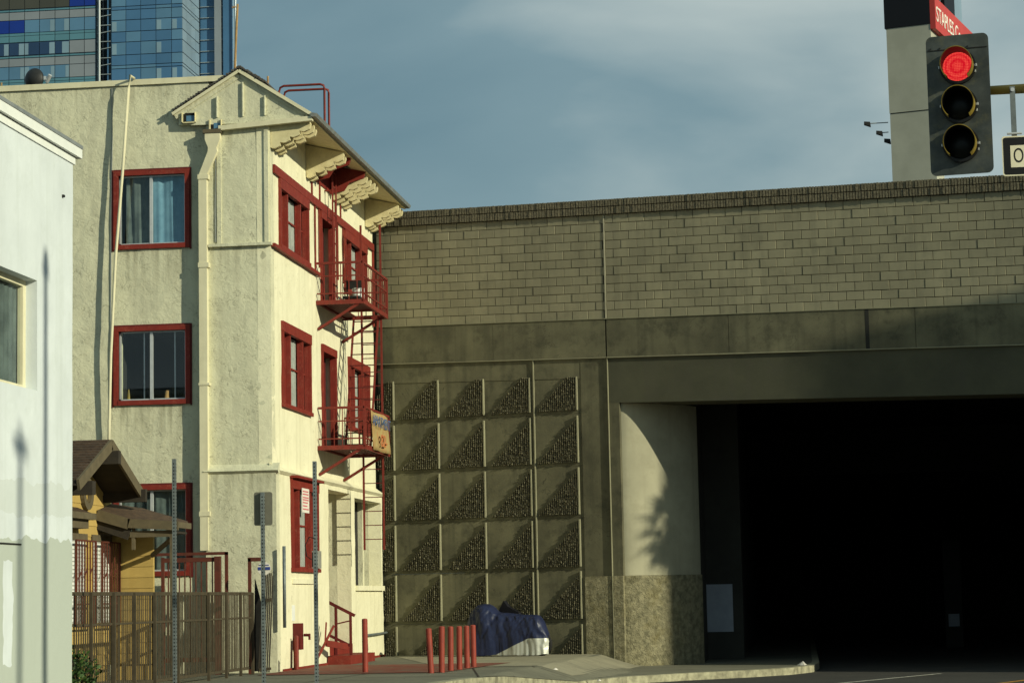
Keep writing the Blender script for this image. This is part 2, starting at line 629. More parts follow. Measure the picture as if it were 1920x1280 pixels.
def inst(name, me, loc, parent):
    """object sharing mesh data, at a world location (meshes built round the origin)"""
    o = bpy.data.objects.new(name, me)
    col.objects.link(o)
    o.parent = parent
    o.location = Vector(loc) - wloc(parent)
    WL[o] = Vector(loc)
    return o


def text(body, size, m, parent, loc, rot, name='lettering', sx=1.0, align='CENTER', depth=.004):
    cu = bpy.data.curves.new('t', 'FONT')
    cu.body = body
    cu.size = size
    cu.align_x = align
    cu.align_y = 'CENTER'
    cu.extrude = depth
    tmp = bpy.data.objects.new('t', cu)
    col.objects.link(tmp)
    bpy.context.view_layer.update()
    me = bpy.data.meshes.new_from_object(tmp.evaluated_get(bpy.context.evaluated_depsgraph_get()))
    bpy.data.objects.remove(tmp)
    me.materials.clear()
    me.materials.append(MATS[m])
    for v in me.vertices:
        v.co.x *= sx
    me.name = name
    o = bpy.data.objects.new(name, me)
    col.objects.link(o)
    o.parent = parent
    o.location = Vector(loc) - wloc(parent)
    o.rotation_euler = rot
    return o


def gridwall(axis, c, u0, u1, z0, z1, holes, thick, out, step=.16, amp=.010, zt=None):
    """Stucco wall sheet with real openings and reveals. axis 'x': plane X=c, u is Y; axis 'y': plane Y=c, u is X."""
    us = sorted(set([u0, u1] + [h[i] for h in holes for i in (0, 1)] + [u0 + (u1 - u0) * i / max(1, int((u1 - u0) / step)) for i in range(int((u1 - u0) / step) + 1)]))
    zs = sorted(set([z0, z1] + [h[i] for h in holes for i in (2, 3)] + [z0 + (z1 - z0) * i / max(1, int((z1 - z0) / step)) for i in range(int((z1 - z0) / step) + 1)]))

    def clean(a):
        r = [a[0]]
        keep = set([u0, u1, z0, z1] + [x for h in holes for x in h])
        for x in a[1:]:
            if x - r[-1] < .03:
                if x in keep and r[-1] not in keep:
                    r[-1] = x
                elif x in keep and x - r[-1] > 1e-6:
                    r.append(x)
                continue
            r.append(x)
        return r
    us, zs = clean(us), clean(zs)
    nu, nz = len(us), len(zs)

    def pt(u, z, d):
        return (c + out * d, u, z) if axis == 'x' else (u, c + out * d, z)
    vs, fs = [], []
    for z in zs:
        for u in us:
            d = amp * mnoise.noise(Vector((u * 1.3 + c * 3.1, z * 1.3, c))) + .5 * amp * mnoise.noise(Vector((u * 5, z * 5, c * 2)))
            vs.append(pt(u, z, d))
    nf = len(vs)
    for z in zs:
        for u in us:
            vs.append(pt(u, z, -thick))

    def solid(i, j):
        if i < 0 or j < 0 or i >= nu - 1 or j >= nz - 1:
            return False
        uc, zc = (us[i] + us[i + 1]) / 2, (zs[j] + zs[j + 1]) / 2
        return not any(h[0] < uc < h[1] and h[2] < zc < h[3] for h in holes)
    for j in range(nz - 1):
        for i in range(nu - 1):
            if not solid(i, j):
                continue
            a, b, cc, d = j * nu + i, j * nu + i + 1, (j + 1) * nu + i + 1, (j + 1) * nu + i
            fs.append((a, b, cc, d))
            fs.append((nf + a, nf + d, nf + cc, nf + b))
            for (di, dj, p, q) in ((-1, 0, a, d), (1, 0, b, cc), (0, -1, a, b), (0, 1, d, cc)):
                if not solid(i + di, j + dj):
                    fs.append((p, q, nf + q, nf + p))
    m = MB()
    m.add(vs, fs)
    return m


# wall frame: s runs to the right along the wall, d out of the wall towards the street
WA = R(73)
WR = Vector((math.sin(WA), -math.cos(WA), 0))
WN = Vector((-math.cos(WA), -math.sin(WA), 0))
W0 = Vector((-10.78, 58.3, 0))
GR = -0.0325


def W(s, d, z):
    return W0 + WR * s + WN * d + Vector((0, 0, z))


def wbox(m, s0, s1, d0, d1, z0, z1, g0=0., g1=0.):
    """box in wall coordinates; z follows the grade where g is 1"""
    def zz(z, g, s):
        return z + (GR * s if g else 0)
    return m.hexa([W(s0, d1, zz(z0, g0, s0)), W(s1, d1, zz(z0, g0, s1)), W(s1, d0, zz(z0, g0, s1)), W(s0, d0, zz(z0, g0, s0)),
                   W(s0, d1, zz(z1, g1, s0)), W(s1, d1, zz(z1, g1, s1)), W(s1, d0, zz(z1, g1, s1)), W(s0, d0, zz(z1, g1, s0))])


# ================================================================== GROUND
gm = MB()
gm.add([(-1500, -1500, -.45), (1500, -1500, -.45), (1500, 2500, -.45), (-1500, 2500, -.45)], [(0, 1, 2, 3)])
ground = tag(gm.build('road', 'asphalt'), 'dark asphalt street running under the concrete overpass', kind='structure')

KERB = [(-8.1, 10.0), (-7.4, 24), (-6.6, 36), (-5.6, 43.0), (-4.62, 46.6), (-3.75, 49.1), (-2.55, 50.6), (-1.22, 51.9), (-.35, 53.1), (.15, 54.6), (.3, 57), (.3, 140)]


def ground_z(x, y):
    x0 = -5.0 - (57 - min(y, 57)) * .055
    t = min(1, max(0, (x - x0) / .95))
    return -.30 * t


def kerb_x(y):
    for (a, b) in zip(KERB, KERB[1:]):
        if a[1] <= y <= b[1]:
            return a[0] + (b[0] - a[0]) * (y - a[1]) / (b[1] - a[1])
    return KERB[-1][0]


def sidewalk_sheet(x0f, x1f, y0, y1, ny, nx, dz):
    m = MB()
    vs, fs = [], []
    for j in range(ny + 1):
        y = y0 + (y1 - y0) * j / ny
        a, b = x0f(y), x1f(y)
        for i in range(nx + 1):
            x = a + (b - a) * i / nx
            vs.append((x, y, ground_z(x, y) + dz))
    for j in range(ny):
        for i in range(nx):
            k = j * (nx + 1) + i
            fs.append((k, k + 1, k + nx + 2, k + nx + 1))
    m.add(vs, fs)
    return m


sw = sidewalk_sheet(lambda y: -26, lambda y: kerb_x(y) - .06, 10, 60.5, 90, 110, 0)
tag(sw.build('pavement', 'sidewalk_old'), 'worn grey concrete pavement beside the street', kind='structure')
sw2 = sidewalk_sheet(lambda y: -2.7, lambda y: .14, 60.5, 125, 20, 6, 0)
tag(sw2.build('tunnel_pavement', 'sidewalk_old'), 'grey pavement inside the underpass', kind='structure')
pav = bpy.data.objects['pavement']
for (p, q) in (((-11, 42.6), (-6.0, 41.9)), ((-11, 44.2), (-5.5, 43.6)), ((-8.9, 38), (-8.3, 47.5)), ((-5.9, 41.5), (-6.9, 47.6)), ((-6.9, 47.62), (-4.3, 47.0)), ((-9.4, 40.9), (-6.2, 40.4))):
    jm = MB()
    nseg = 14
    for i in range(nseg):
        a = Vector((p[0] + (q[0] - p[0]) * i / nseg, p[1] + (q[1] - p[1]) * i / nseg, 0))
        b = Vector((p[0] + (q[0] - p[0]) * (i + 1) / nseg, p[1] + (q[1] - p[1]) * (i + 1) / nseg, 0))
        sd = (b - a).cross(Vector((0, 0, 1))).normalized() * .02
        jm.add([(v.x, v.y, ground_z(v.x, v.y) + .003) for v in (a - sd, a + sd, b + sd, b - sd)], [(0, 1, 2, 3)])
    jm.build('joint', 'dark_brown', pav)
# lighter new concrete apron against the wall
apr = sidewalk_sheet(lambda y: max(-10.5, -10.6 + (58.6 - y) * .28), lambda y: -3.9 - (57 - min(y, 57)) * .10, 47.7, 58.3, 30, 30, .006)
tag(apr.build('apron', 'sidewalk'), 'pale concrete apron in front of the patterned wall', kind='structure')
redg = sidewalk_sheet(lambda y: -10.66, lambda y: -7.0 + (y - 44.3) * .1, 44.3, 50.2, 12, 12, .011)
tag(redg.build('painted_strip', 'red_ground'), 'worn red painted paving by the building entrance', kind='structure')
kb = MB()
for a, b in zip(KERB, KERB[1:]):
    segs = 6 if b[1] < 60 else 20
    for i in range(segs):
        p = (a[0] + (b[0] - a[0]) * i / segs, a[1] + (b[1] - a[1]) * i / segs)
        q = (a[0] + (b[0] - a[0]) * (i + 1) / segs, a[1] + (b[1] - a[1]) * (i + 1) / segs)
        za, zb = ground_z(*p), ground_z(*q)
        kb.hexa([(p[0] - .17, p[1], -.6), (p[0], p[1], -.6), (q[0], q[1], -.6), (q[0] - .17, q[1], -.6),
                 (p[0] - .17, p[1], za + .014), (p[0], p[1], za + .006), (q[0], q[1], zb + .006), (q[0] - .17, q[1], zb + .014)])
tag(kb.build('kerb', 'kerb_stone'), 'chipped pale concrete kerb curving into the underpass', kind='structure')
ln = MB()
ln.add([(.49, 47.5, -.446), (.61, 47.44, -.446), (3.0, 52.28, -.446), (2.88, 52.34, -.446)], [(0, 1, 2, 3)])
tag(ln.build('lane_line', 'paint_white'), 'thin worn white line painted on the street', kind='structure')
ln = MB()
ln.add([(3.3, 45.6, -.446), (3.45, 45.55, -.446), (5.2, 49.5, -.446), (5.05, 49.55, -.446)], [(0, 1, 2, 3)])
tag(ln.build('centre_line', 'paint_orange'), 'orange centre line painted on the street', kind='structure')

# ================================================================== RETAINING WALL AND OVERPASS
S_J = 6.40
rw = thing('retaining_wall', W(3.2, 0, 0), 'patterned concrete retaining wall with ribbed triangles beside the cream building', 'wall')
op = thing('overpass', W(12, 0, -.45), 'concrete freeway overpass with grey block parapet above the dark underpass', 'bridge')
CAPB, CAPT, CONC, LEDGE, LINT = 11.07, 11.46, 8.455, 7.49, 6.36
# --- block courses
NC = 12
BH = (CAPB - CONC) / NC
BL = .423


def block_mesh(length, name='block'):
    g = .006
    m = MB()
    b = .006
    sl = GR * length
    # sheared block with a small bevel on the front rim
    s0, s1, z0, z1 = g, length - g, g, BH - g

    def P(s, d, z):
        return WR * s + WN * d + Vector((0, 0, z + GR * s))
    fr = [P(s0 + b, .012, z0 + b), P(s1 - b, .012, z0 + b), P(s1 - b, .012, z1 - b), P(s0 + b, .012, z1 - b)]
    mid = [P(s0, .004, z0), P(s1, .004, z0), P(s1, .004, z1), P(s0, .004, z1)]
    bk = [P(s0, -.05, z0), P(s1, -.05, z0), P(s1, -.05, z1), P(s0, -.05, z1)]
    m.add(fr + mid + bk, [(0, 1, 2, 3)] + [(i, 4 + i, 4 + (i + 1) % 4, (i + 1) % 4) for i in range(4)] + [(4 + i, 8 + i, 8 + (i + 1) % 4, 4 + (i + 1) % 4) for i in range(4)])
    return m.mesh(name, 'block')


full = block_mesh(BL)
cache = {}


def lay(s0, s1, parent, lim):
    n = 0
    rest = MB()
    for r in range(NC - 1, -1, -1):
        off = (r % 2) * BL / 2
        s = s0 - off
        while s < s1 - .02:
            a, b = max(s, s0), min(s + BL, s1)
            if b - a > .05:
                ln_ = round(b - a, 3)
                if abs(ln_ - BL) < .002:
                    me = full
                else:
                    me = cache.get(ln_) or cache.setdefault(ln_, block_mesh(ln_))
                jd = rnd.uniform(-.006, .006)
                o = inst('block', me, W(a, jd, CONC + r * BH + GR * a), parent)
                n += 1
            s += BL
    return n


lay(.0, S_J - .02, rw, 0)
lay(S_J + .02, 17.4, op, 0)
# backing / mortar and the far block field out of the picture
wbox(MB(), 0, S_J - .01, -.35, -.012, CONC, CAPB, 1, 1).build('backing', 'mortar', rw)
wbox(MB(), S_J + .01, 17.4, -.35, -.012, CONC, CAPB, 1, 1).build('backing', 'mortar', op)
far = MB()
for r in range(NC):
    s = 17.4 - (r % 2) * BL / 2
    while s < 44:
        wbox(far, max(s, 17.4) + .005, s + BL - .005, -.05, .01, CONC + r * BH + .005, CONC + (r + 1) * BH - .005, 1, 1)
        s += BL
wbox(far, 17.4, 44, -.35, -.012, CONC, CAPB, 1, 1)
fo = far.build('block_field', 'block', op)
fo['kind'] = 'stuff'


# --- split-faced cap: ribs too narrow to count
def cap(s0, s1, parent):
    m = MB()
    rr = random.Random(3)
    s = s0
    while s < s1 - .03:
        w = .072
        for row in range(2):
            za = CAPB + row * (CAPT - CAPB) / 2 + .008
            zb = za + (CAPT - CAPB) / 2 - .022 + rr.uniform(-.003, .003)
            dd = .085 + rr.uniform(-.009, .009)
            wbox(m, s + .006 + rr.uniform(-.003, .003), s + w - .012, -.05, dd, za, zb, 1, 1)
        s += w
    o = m.build('ribbed_cap', 'cap_stone', parent)
    o['kind'] = 'stuff'
    wbox(MB(), s0, s1, -.35, .02, CAPB + .004, CAPT - .04, 1, 1).build('coping', 'mortar', parent)


cap(0, S_J - .01, rw)
cap(S_J + .01, 20, op)
wbox(MB(), 20.0, 44, -.35, .09, CAPB, CAPT, 1, 1).build('coping', 'cap_stone', op)


# --- concrete girder face panels
def panel(parent, name, s0, s1, d0, d1, z0, z1, mat='concrete', g0=1, g1=1):
    return wbox(MB(), s0, s1, d0, d1, z0, z1, g0, g1).build(name, mat, parent)


js = [0, 3.32, S_J - .015]
for a, b in zip(js, js[1:]):
    panel(rw, 'girder_panel', a + .004, b - .004, -.4, .055, LEDGE + .01, CONC - .012)
wbox(MB(), 0, S_J - .015, -.4, .075, CONC - .010, CONC + .006, 1, 1).build('drip_ledge', 'concrete_light', rw)
js = [S_J + .015, 9.6, 13.0, 14.2, 18.5, 26, 44]
for a, b in zip(js, js[1:]):
    panel(op, 'girder_panel', a + .006, b - .006, -.6, .055, LEDGE + .01, CONC - .012)
wbox(MB(), S_J + .015, 44, -.6, .075, CONC - .010, CONC + .006, 1, 1).build('drip_ledge', 'concrete_light', op)
wbox(MB(), 13.0, 13.09, -.55, .058, LEDGE + .012, CONC - .014, 1, 1).build('joint_seal', 'concrete_dark', op)
wbox(MB(), S_J + .015, 44, -.6, .085, LEDGE - .018, LEDGE + .008, 1, 1).build('drip_ledge', 'concrete_light', op)
wbox(MB(), 0, S_J - .015, -.5, .065, LEDGE - .016, LEDGE + .008, 1, 1).build('drip_ledge', 'concrete_light', rw)
# lintel of the underpass
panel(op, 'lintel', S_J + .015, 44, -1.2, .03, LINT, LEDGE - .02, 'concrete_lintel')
# abutment front strip between the joint and the opening
wbox(MB(), S_J + .015, 6.70, -1.2, .028, 1.90, LINT - .002, 0, 1).build('abutment_strip', 'concrete', op)
wbox(MB(), S_J + .015, 6.70, -1.2, .06, -.6, 1.898, 0, 0).build('abutment_base', 'concrete_rough', op)


# rounded abutment nose turning into the underpass
def nose(z0, z1, off, mat, name, g1):
    m = MB()
    n = 18
    cx, cd, rs, rd = 6.70, -2.1, 1.25, 2.02
    pts = []
    for i in range(n + 1):
        t = math.pi / 2 * i / n
        pts.append((cx + (rs + off) * math.sin(t) ** 1.3, cd + (rd + off) * math.cos(t) ** 1.3))
    nz_ = 8
    vs, fs = [], []
    for j in range(nz_ + 1):
        for (s, d) in pts:
            zt = z1 + (GR * s if g1 else 0)
            z = z0 + (zt - z0) * j / nz_
            vs.append(W(s, d, z))
    for j in range(nz_):
        for i in range(n):
            k = j * (n + 1) + i
            fs.append((k, k + 1, k + n + 2, k + n + 1))
    m.add(vs, fs)
    # top rim
    top = [nz_ * (n + 1) + i for i in range(n + 1)]
    vs2 = [vs[k] for k in top] + [W(cx, cd, z1 + (GR * cx if g1 else 0))]
    m.add(vs2, [tuple(range(len(vs2)))])
    return m.build(name, mat, op, smooth=True)


nose(1.90, LINT + .02, 0, 'concrete_pale', 'abutment_nose', 1)
nose(-.6, 1.898, .035, 'concrete_rough', 'abutment_nose_base', 0)
# tunnel shell
tl = W(7.95, -2.1, 0)
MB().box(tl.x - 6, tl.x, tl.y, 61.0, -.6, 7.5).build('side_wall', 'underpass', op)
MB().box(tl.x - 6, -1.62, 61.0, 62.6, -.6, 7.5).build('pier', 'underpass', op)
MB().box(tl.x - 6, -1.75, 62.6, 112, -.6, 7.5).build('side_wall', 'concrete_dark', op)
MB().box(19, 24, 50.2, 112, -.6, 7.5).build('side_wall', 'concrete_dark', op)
MB().box(-12, 26, 111, 113, -.6, 9).build('end_wall', 'concrete_dark', op)  # added wall closing the far end so the tunnel stays black
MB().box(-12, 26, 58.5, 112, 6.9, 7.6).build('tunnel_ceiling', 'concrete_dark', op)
for k in range(5):
    y = 78.5 + k * 6.2
    MB().box(-2.5, 20, y, y + .7, 5.35, 6.9).build('cross_beam', 'concrete_dark', op)
wbox(MB(), -4, 44, -110, -.6, LINT + .9, 9.6, 1, 1).build('deck', 'concrete_dark', op)
tag(MB().box(-2.66, -1.88, 60.985, 60.997, .42, 1.66).build('poster', 'poster_grey'), 'blank pale grey poster pasted on the pier inside the underpass', 'poster')
tag(MB().box(4.6, 4.95, 76.0, 76.02, .22, .62).build('small_notice', 'poster_grey'), 'tiny pale notice deep inside the dark underpass', 'notice')
MB().box(4.5, 5.05, 76.022, 76.5, -.45, 3.0).build('column', 'concrete_dark', op)
# expansion joint lips and pipe
wbox(MB(), S_J - .012, S_J + .012, -.3, -.02, -.4, CONC - .02, 0, 1).build('joint_seal', 'concrete_dark', rw)
wbox(MB(), S_J + .012, S_J + .030, -.1, .072, -.3, LEDGE - .02, 0, 1).build('joint_lip', 'concrete_light', op)

wbox(MB(), S_J - .016, S_J + .016, -.2, .032, CONC + .01, CAPB - .01, 1, 1).build('caulk', 'concrete_pale', rw)
# --- patterned lower wall
PITCH = 1.282
cols_r = [.47, 1.75, 3.03, 4.31, 5.59]
rows_b = [6.02, 4.72, 3.435, 2.15, .875, -.42]
TW, TH = 1.105, 1.13


def triangle_ribs(sr, zb, seed, zmax):
    """vertical broken ribs standing proud of the panel, filling a right triangle"""
    rr = random.Random(seed)
    m = MB()
    n = 20
    w = TW / n
    for i in range(n):
        s0 = sr - TW + i * w
        h = TH * (i + .6) / n
        if s0 < -.05:
            continue
        zt = min(zb + h, zmax + GR * s0)
        z = max(zb, -.02)
        if zt - z < .03:
            continue
        a, b = s0 + .004, s0 + w - .019
        m.add([W(a, -.01, z), W(b, -.01, z), W(b, .050, z), W(a, .044, z), W(a, -.01, zt), W(b, -.01, zt), W(b, .050, zt), W(a, .044, zt)],
              [(7, 6, 5, 4), (3, 2, 6, 7), (1, 5, 6, 2), (0, 3, 7, 4)])
        while z < zt:
            z2 = min(z + rr.uniform(.022, .055), zt)
            if z2 - z > .012 and rr.random() < .72:
                d = rr.uniform(.058, .095)
                p = [W(a, .03, z), W(b, .03, z), W(b, d - rr.uniform(0, .008), z + .005), W(a + .004, d * .8, z + .005),
                     W(a, .03, z2), W(b, .03, z2), W(b, d, z2 - .005), W(a + .004, d * .82, z2 - .005)]
                m.add(p, [(0, 1, 2, 3), (7, 6, 5, 4), (3, 2, 6, 7), (1, 5, 6, 2), (0, 3, 7, 4)])
            z = z2 + rr.uniform(.004, .016)
    # smooth right cheek
    zt = min(zb + TH + .03, zmax + GR * sr)
    zb2 = max(zb, 0)
    if zt > zb2 + .05:
        return m, wbox(MB(), sr - .028, sr, -.01, .074, zb2, zt)
    return m, None


k = 0
for ci, sr in enumerate(cols_r):
    for ri, zb in enumerate(rows_b):
        s0, s1 = sr - TW - .09, sr + .09 - .004
        z0, z1 = zb - .08, (rows_b[ri - 1] - .08 - .006 if ri else 0)
        s0 = max(s0, 0)
        z0 = max(z0, -.3)
        if ri == 0:
            pn = wbox(MB(), s0, s1, -.4, 0, z0, 6.98, 0, 1).build('panel', 'concrete', rw)
        else:
            pn = wbox(MB(), s0, s1, -.4, 0, z0, z1).build('panel', 'concrete', rw)
        m, ck = triangle_ribs(sr, zb, 100 + k, 7.035 if ri == 0 else 99)
        k += 1
        if m.v:
            m.build('ribbed_triangle', 'rib_stone', pn)['kind'] = 'stuff'
        if ck:
            ck.build('triangle_cheek', 'concrete_light', pn)  # paler concrete puts the cheek's sunlit brightness into the colour
wbox(MB(), 0, 5.68, -.4, .012, 6.984, LEDGE - .018, 1, 1).build('head_panel', 'concrete', rw)
wbox(MB(), 5.685, S_J - .016, -.4, .02, 1.90, LEDGE - .018, 0, 1).build('edge_panel', 'concrete', rw)
wbox(MB(), 5.685, S_J - .016, -.4, .045, -.3, 1.898).build('edge_base', 'concrete_rough', rw)
wbox(MB(), 4.392, 4.418, -.02, .05, -.2, LEDGE - .02, 0, 1).build('joint_lip', 'concrete_light', rw)
# structure left of the building end, hidden mass behind
wbox(MB(), -14, 0, -.6, -.05, -.3, CAPT, 0, 1).build('end_mass', 'concrete', rw)

# ================================================================== APARTMENT BUILDING
XA, YB = -10.78, 46.2
ap = thing('apartment_building', (-14, 51, 0), 'three-storey cream stucco apartment building with dark red window trim', 'building')
holesA = {'w3a': (47.0, 49.86, 8.90, 10.34), 'd3': (51.2, 52.7, 8.2, 10.34), 'w3b': (54.0, 56.8, 8.90, 10.34),
          'w2a': (47.14, 49.95, 5.55, 7.30), 'd2': (51.2, 52.75, 4.93, 7.25), 'w2b': (54.3, 56.95, 5.58, 7.27)}
gridwall('x', XA, 46.195, 57.75, 4.02, 11.75, list(holesA.values()), .28, 1, amp=.012).build('front_wall', 'stucco_smooth', ap)
holes1 = {'w1': (47.5, 50.15, 2.1, 4.0), 'entry': (51.35, 53.95, .0, 3.95), 'porch': (54.45, 57.95, 1.78, 3.88)}
gridwall('x', XA + .09, 46.12, 58.12, 0, 4.06, list(holes1.values()), .34, 1, amp=.014).build('ground_floor_wall', 'stucco_smooth', ap)
mm = MB()
mm.prism([(XA + .10, 46.15, 4.055), (XA + .165, 46.15, 4.11), (XA - .05, 46.15, 4.27), (XA - .05, 46.15, 4.055)], (0, 11.95, 0))
mm.build('belt_course', 'stucco_smooth', ap)
holesB = {'b3': (-14.06, -12.62, 8.93, 10.40), 'b2': (-14.06, -12.62, 5.65, 7.10), 'b1': (-14.06, -12.62, 2.1, 3.78)}
gridwall('y', YB + .10, -24, -12.10, 0, 12.33, list(holesB.values()), .3, -1, amp=.014).build('side_wall', 'stucco', ap)
gridwall('y', YB, -12.13, XA + .005, 4.05, 11.48, [], .3, -1, amp=.012).build('corner_wall', 'stucco', ap)
gridwall('y', YB - .09, -12.16, XA + .10, 0, 4.06, [], .3, -1, amp=.014).build('corner_base', 'stucco', ap)
mm = MB()
mm.prism([(-12.20, YB - .09, 4.055), (-12.20, YB - .16, 4.11), (-12.20, YB + .02, 4.27), (-12.20, YB + .02, 4.055)], (1.575, 0, 0))
mm.build('belt_course', 'stucco', ap)
# gable
gab = MB()
PK, LO, RO = (-11.40, 12.52), (-12.84, 11.66), (-9.84, 11.50)
gab.prism([(-12.72, YB - .02, 11.42), (XA + .02, YB - .02, 11.42), (XA + .02, YB - .02, 12.08), (PK[0], YB - .02, 12.46), (-12.72, YB - .02, 11.70)], (0, .3, 0))
gab.build('gable', 'stucco', ap)
ew = MB()     # gable corner closing the eave overhang
ew.prism([(XA + .02, YB - .015, 11.40), (-9.95, YB - .015, 11.36), (-9.95, YB - .015, 11.47), (XA + .02, YB - .015, 12.06)], (0, .12, 0))
ew.build('eave_end', 'stucco', ap)


def band(p, q, w, name='stucco_band', y=YB - .02, d=.022, mat='stucco'):
    m = MB()
    m.bar((p[0], y - d / 2, p[1]), (q[0], y - d / 2, q[1]), d, w, up=(0, 0, 1))
    return m.build(name, mat, ap)


band((-12.80, 11.60), (-11.42, 12.42), .13)
band((-11.38, 12.42), (-9.95, 11.50), .11)
band((-12.45, 11.46), (-10.0, 11.44), .13)
for x, t in ((-11.88, 11.98), (-11.33, 12.26), (-10.86, 11.95)):
    band((x, 11.53), (x, t), .09 if x > -11.8 else .12, d=.024)
for x in (-11.86, -10.85):
    m = MB().box(x - .045, x + .045, YB - .035, YB, 8.86, 11.25)
    m.build('corner_board', 'stucco', ap)
MB().box(-12.08, XA + .04, YB - .09, YB + .02, 8.79, 8.85).build('string_course', 'stucco', ap)
mm = MB()
mm.prism([(-11.84, YB - .14, 11.24), (-9.84, YB - .14, 11.36), (-9.84, YB - .14, 11.46), (-11.84, YB - .14, 11.34)], (0, .13, 0))
mm.build('return_eave', 'cream_paint', ap)
# vents
for (x0, x1, z0, z1) in ((-12.62, -12.36, 11.46, 11.66), (-12.03, -11.80, 11.28, 11.48)):
    v = MB().box(x0, x1, YB - .04, YB + .01, z0, z1).build('vent', 'dark_hole', ap)
    f = MB()
    f.box(x0 - .022, x0, YB - .09, YB - .01, z0 - .022, z1 + .008)
    f.box(x1, x1 + .01, YB - .09, YB - .01, z0 - .022, z1 + .008)
    f.box(x0 - .022, x1 + .01, YB - .09, YB - .01, z0 - .022, z0)
    f.build('vent_frame', 'cream_wood', v)
    MB().box(x0 + .07, x1 - .01, YB - .045, YB - .041, z0 + .02, z1 - .06).build('vent_sky', 'tower_mid', v)  # sky reflection in the opening, put in as a blue plate
# roof planes
rf = MB()
rf.prism([(PK[0], YB - .07, PK[1] + .05), (-9.80, YB - .07, 11.49), (-9.80, YB - .07, 11.43), (PK[0], YB - .07, PK[1] - .03)], (0, 11.55, 0))
roof = rf.build('roof', 'roof_dark', ap)
rf = MB()
rf.prism([(PK[0], YB - .07, PK[1] + .05), (LO[0] - .02, YB - .07, LO[1] + .03), (LO[0] - .02, YB - .07, LO[1] - .03), (PK[0], YB - .07, PK[1] - .03)], (0, 1.1, 0))
rf.build('roof_slope', 'roof_dark', roof)
rr = random.Random(5)
sh = MB()
for i in range(26):      # ragged shingle ends along the rake
    t = i / 26
    x, z = PK[0] + (LO[0] - PK[0]) * t, PK[1] + (LO[1] - PK[1]) * t
    sh.box(x - .05, x + .012, YB - .11 - rr.uniform(0, .03), YB + .2, z + .03, z + .05 + rr.uniform(0, .02))
for i in range(14):
    t = i / 14 * .35
    x, z = PK[0] + (RO[0] - PK[0]) * t, PK[1] + (RO[1] - PK[1]) * t
    sh.box(x - .02, x + .05, YB - .11 - rr.uniform(0, .03), YB + 3, z + .05, z + .065 + rr.uniform(0, .03))
o = sh.build('shingle_edge', 'roof_dark', roof)
o['kind'] = 'stuff'
bt = MB()
bt.bar((-11.40, YB - .09, 12.50), (-9.86, YB - .09, 11.50), .05, .07)
bt.build('rake_board', 'cream_paint', ap)
bt = MB()
bt.bar((-11.40, YB - .085, 12.50), (-12.84, YB - .085, 11.64), .05, .06)
bt.build('rake_board', 'cream_paint', ap)
gt = MB()
gt.prism([(-9.86, 46.02, 11.43), (-9.76, 46.02, 11.43), (-9.73, 46.02, 11.50), (-9.86, 46.02, 11.52)], (0, 11.6, 0))
gt.build('gutter', 'gutter', ap)
sf = MB()
sf.prism([(XA - .02, 46.3, 11.63), (-9.86, 46.3, 11.40), (-9.86, 46.3, 11.43), (XA - .02, 46.3, 11.66)], (0, 4.25, 0))
sf.prism([(XA - .02, 52.3, 11.63), (-9.86, 52.3, 11.40), (-9.86, 52.3, 11.43), (XA - .02, 52.3, 11.66)], (0, 5.25, 0))
sf.prism([(-10.25, 50.55, 11.50), (-9.86, 50.55, 11.40), (-9.86, 50.55, 11.43), (-10.25, 50.55, 11.53)], (0, 1.75, 0))
sf.build('soffit', 'cream_wood', ap)
MB().box(-14, XA - .02, 46.5, 57.7, 11.75, 11.9).build('attic_floor', 'room_dark', ap)


def bracket_profile():
    top = [(-9.93, 11.385), (XA - .01, 11.60)]
    pts = []
    n = 4
    x0, z0, x1, z1 = XA, 10.86, -9.95, 11.30
    for k in range(n):
        xa, za = x0 + (x1 - x0) * k / n, z0 + (z1 - z0) * k / n
        xb, zb = x0 + (x1 - x0) * (k + 1) / n, z0 + (z1 - z0) * (k + 1) / n
        pts += [(xa, za)]
        for t in (.25, .5, .75):
            pts.append((xa + (xb - xa) * t, za + (zb - za) * t * .35 - .035 * math.sin(math.pi * t)))
        pts.append((xb, za + (zb - za) * .3))
    pts.append((x1 + .03, z1 + .01))
    return pts + top


prof = bracket_profile()
bm_ = MB()
bm_.prism([(x - XA, 0, z - 11) for x, z in prof], (0, .10, 0))
bme = bm_.mesh('bracket', 'cream_wood')
for y in (46.24, 46.58, 46.94, 49.72, 50.10, 52.62, 53.05, 53.50, 53.95, 56.72, 57.08, 57.46):
    inst('bracket', bme, (XA + rr.uniform(-.02, .02), y, 11), ap)
for y in (46.42, 46.76, 49.9, 52.83, 53.27, 53.72, 56.9, 57.26):   # blocking boards between the brackets of a group
    m = MB()
    m.prism([(XA, y, 11.0), (-10.05, y, 11.33), (-10.05, y, 11.42), (XA, y, 11.58)], (0, .16, 0))
    m.build('blocking_board', 'cream_wood', ap)
# red-lined ladder opening in the eave
for y in (50.52, 52.26):
    m = MB()
    m.prism([(XA + .02, y, 10.92), (-10.42, y, 10.98), (-10.3, y, 11.16), (-9.95, y, 11.26), (-9.9, y, 11.42), (XA + .02, y, 11.60)], (0, .06, 0))
    m.build('eave_lining', 'red_paint', ap)
MB().box(XA + .012, XA + .03, 50.6, 52.26, 10.95, 11.6).build('eave_lining', 'red_paint', ap)
# parapet coping and main roof
MB().box(-24, -11.75, YB + .05, YB + .45, 12.335, 12.455).build('coping', 'cream_paint', ap)
MB().box(-24, -12.9, YB + .4, 57.6, 12.0, 12.1).build('flat_roof', 'roof_dark', ap)
MB().box(-24, -23.8, YB + .4, 57.6, 0, 12.3).build('rear_wall', 'stucco', ap)
MB().box(-23.8, -11.1, 57.55, 57.75, 0, 12.3).build('end_wall', 'stucco', ap)
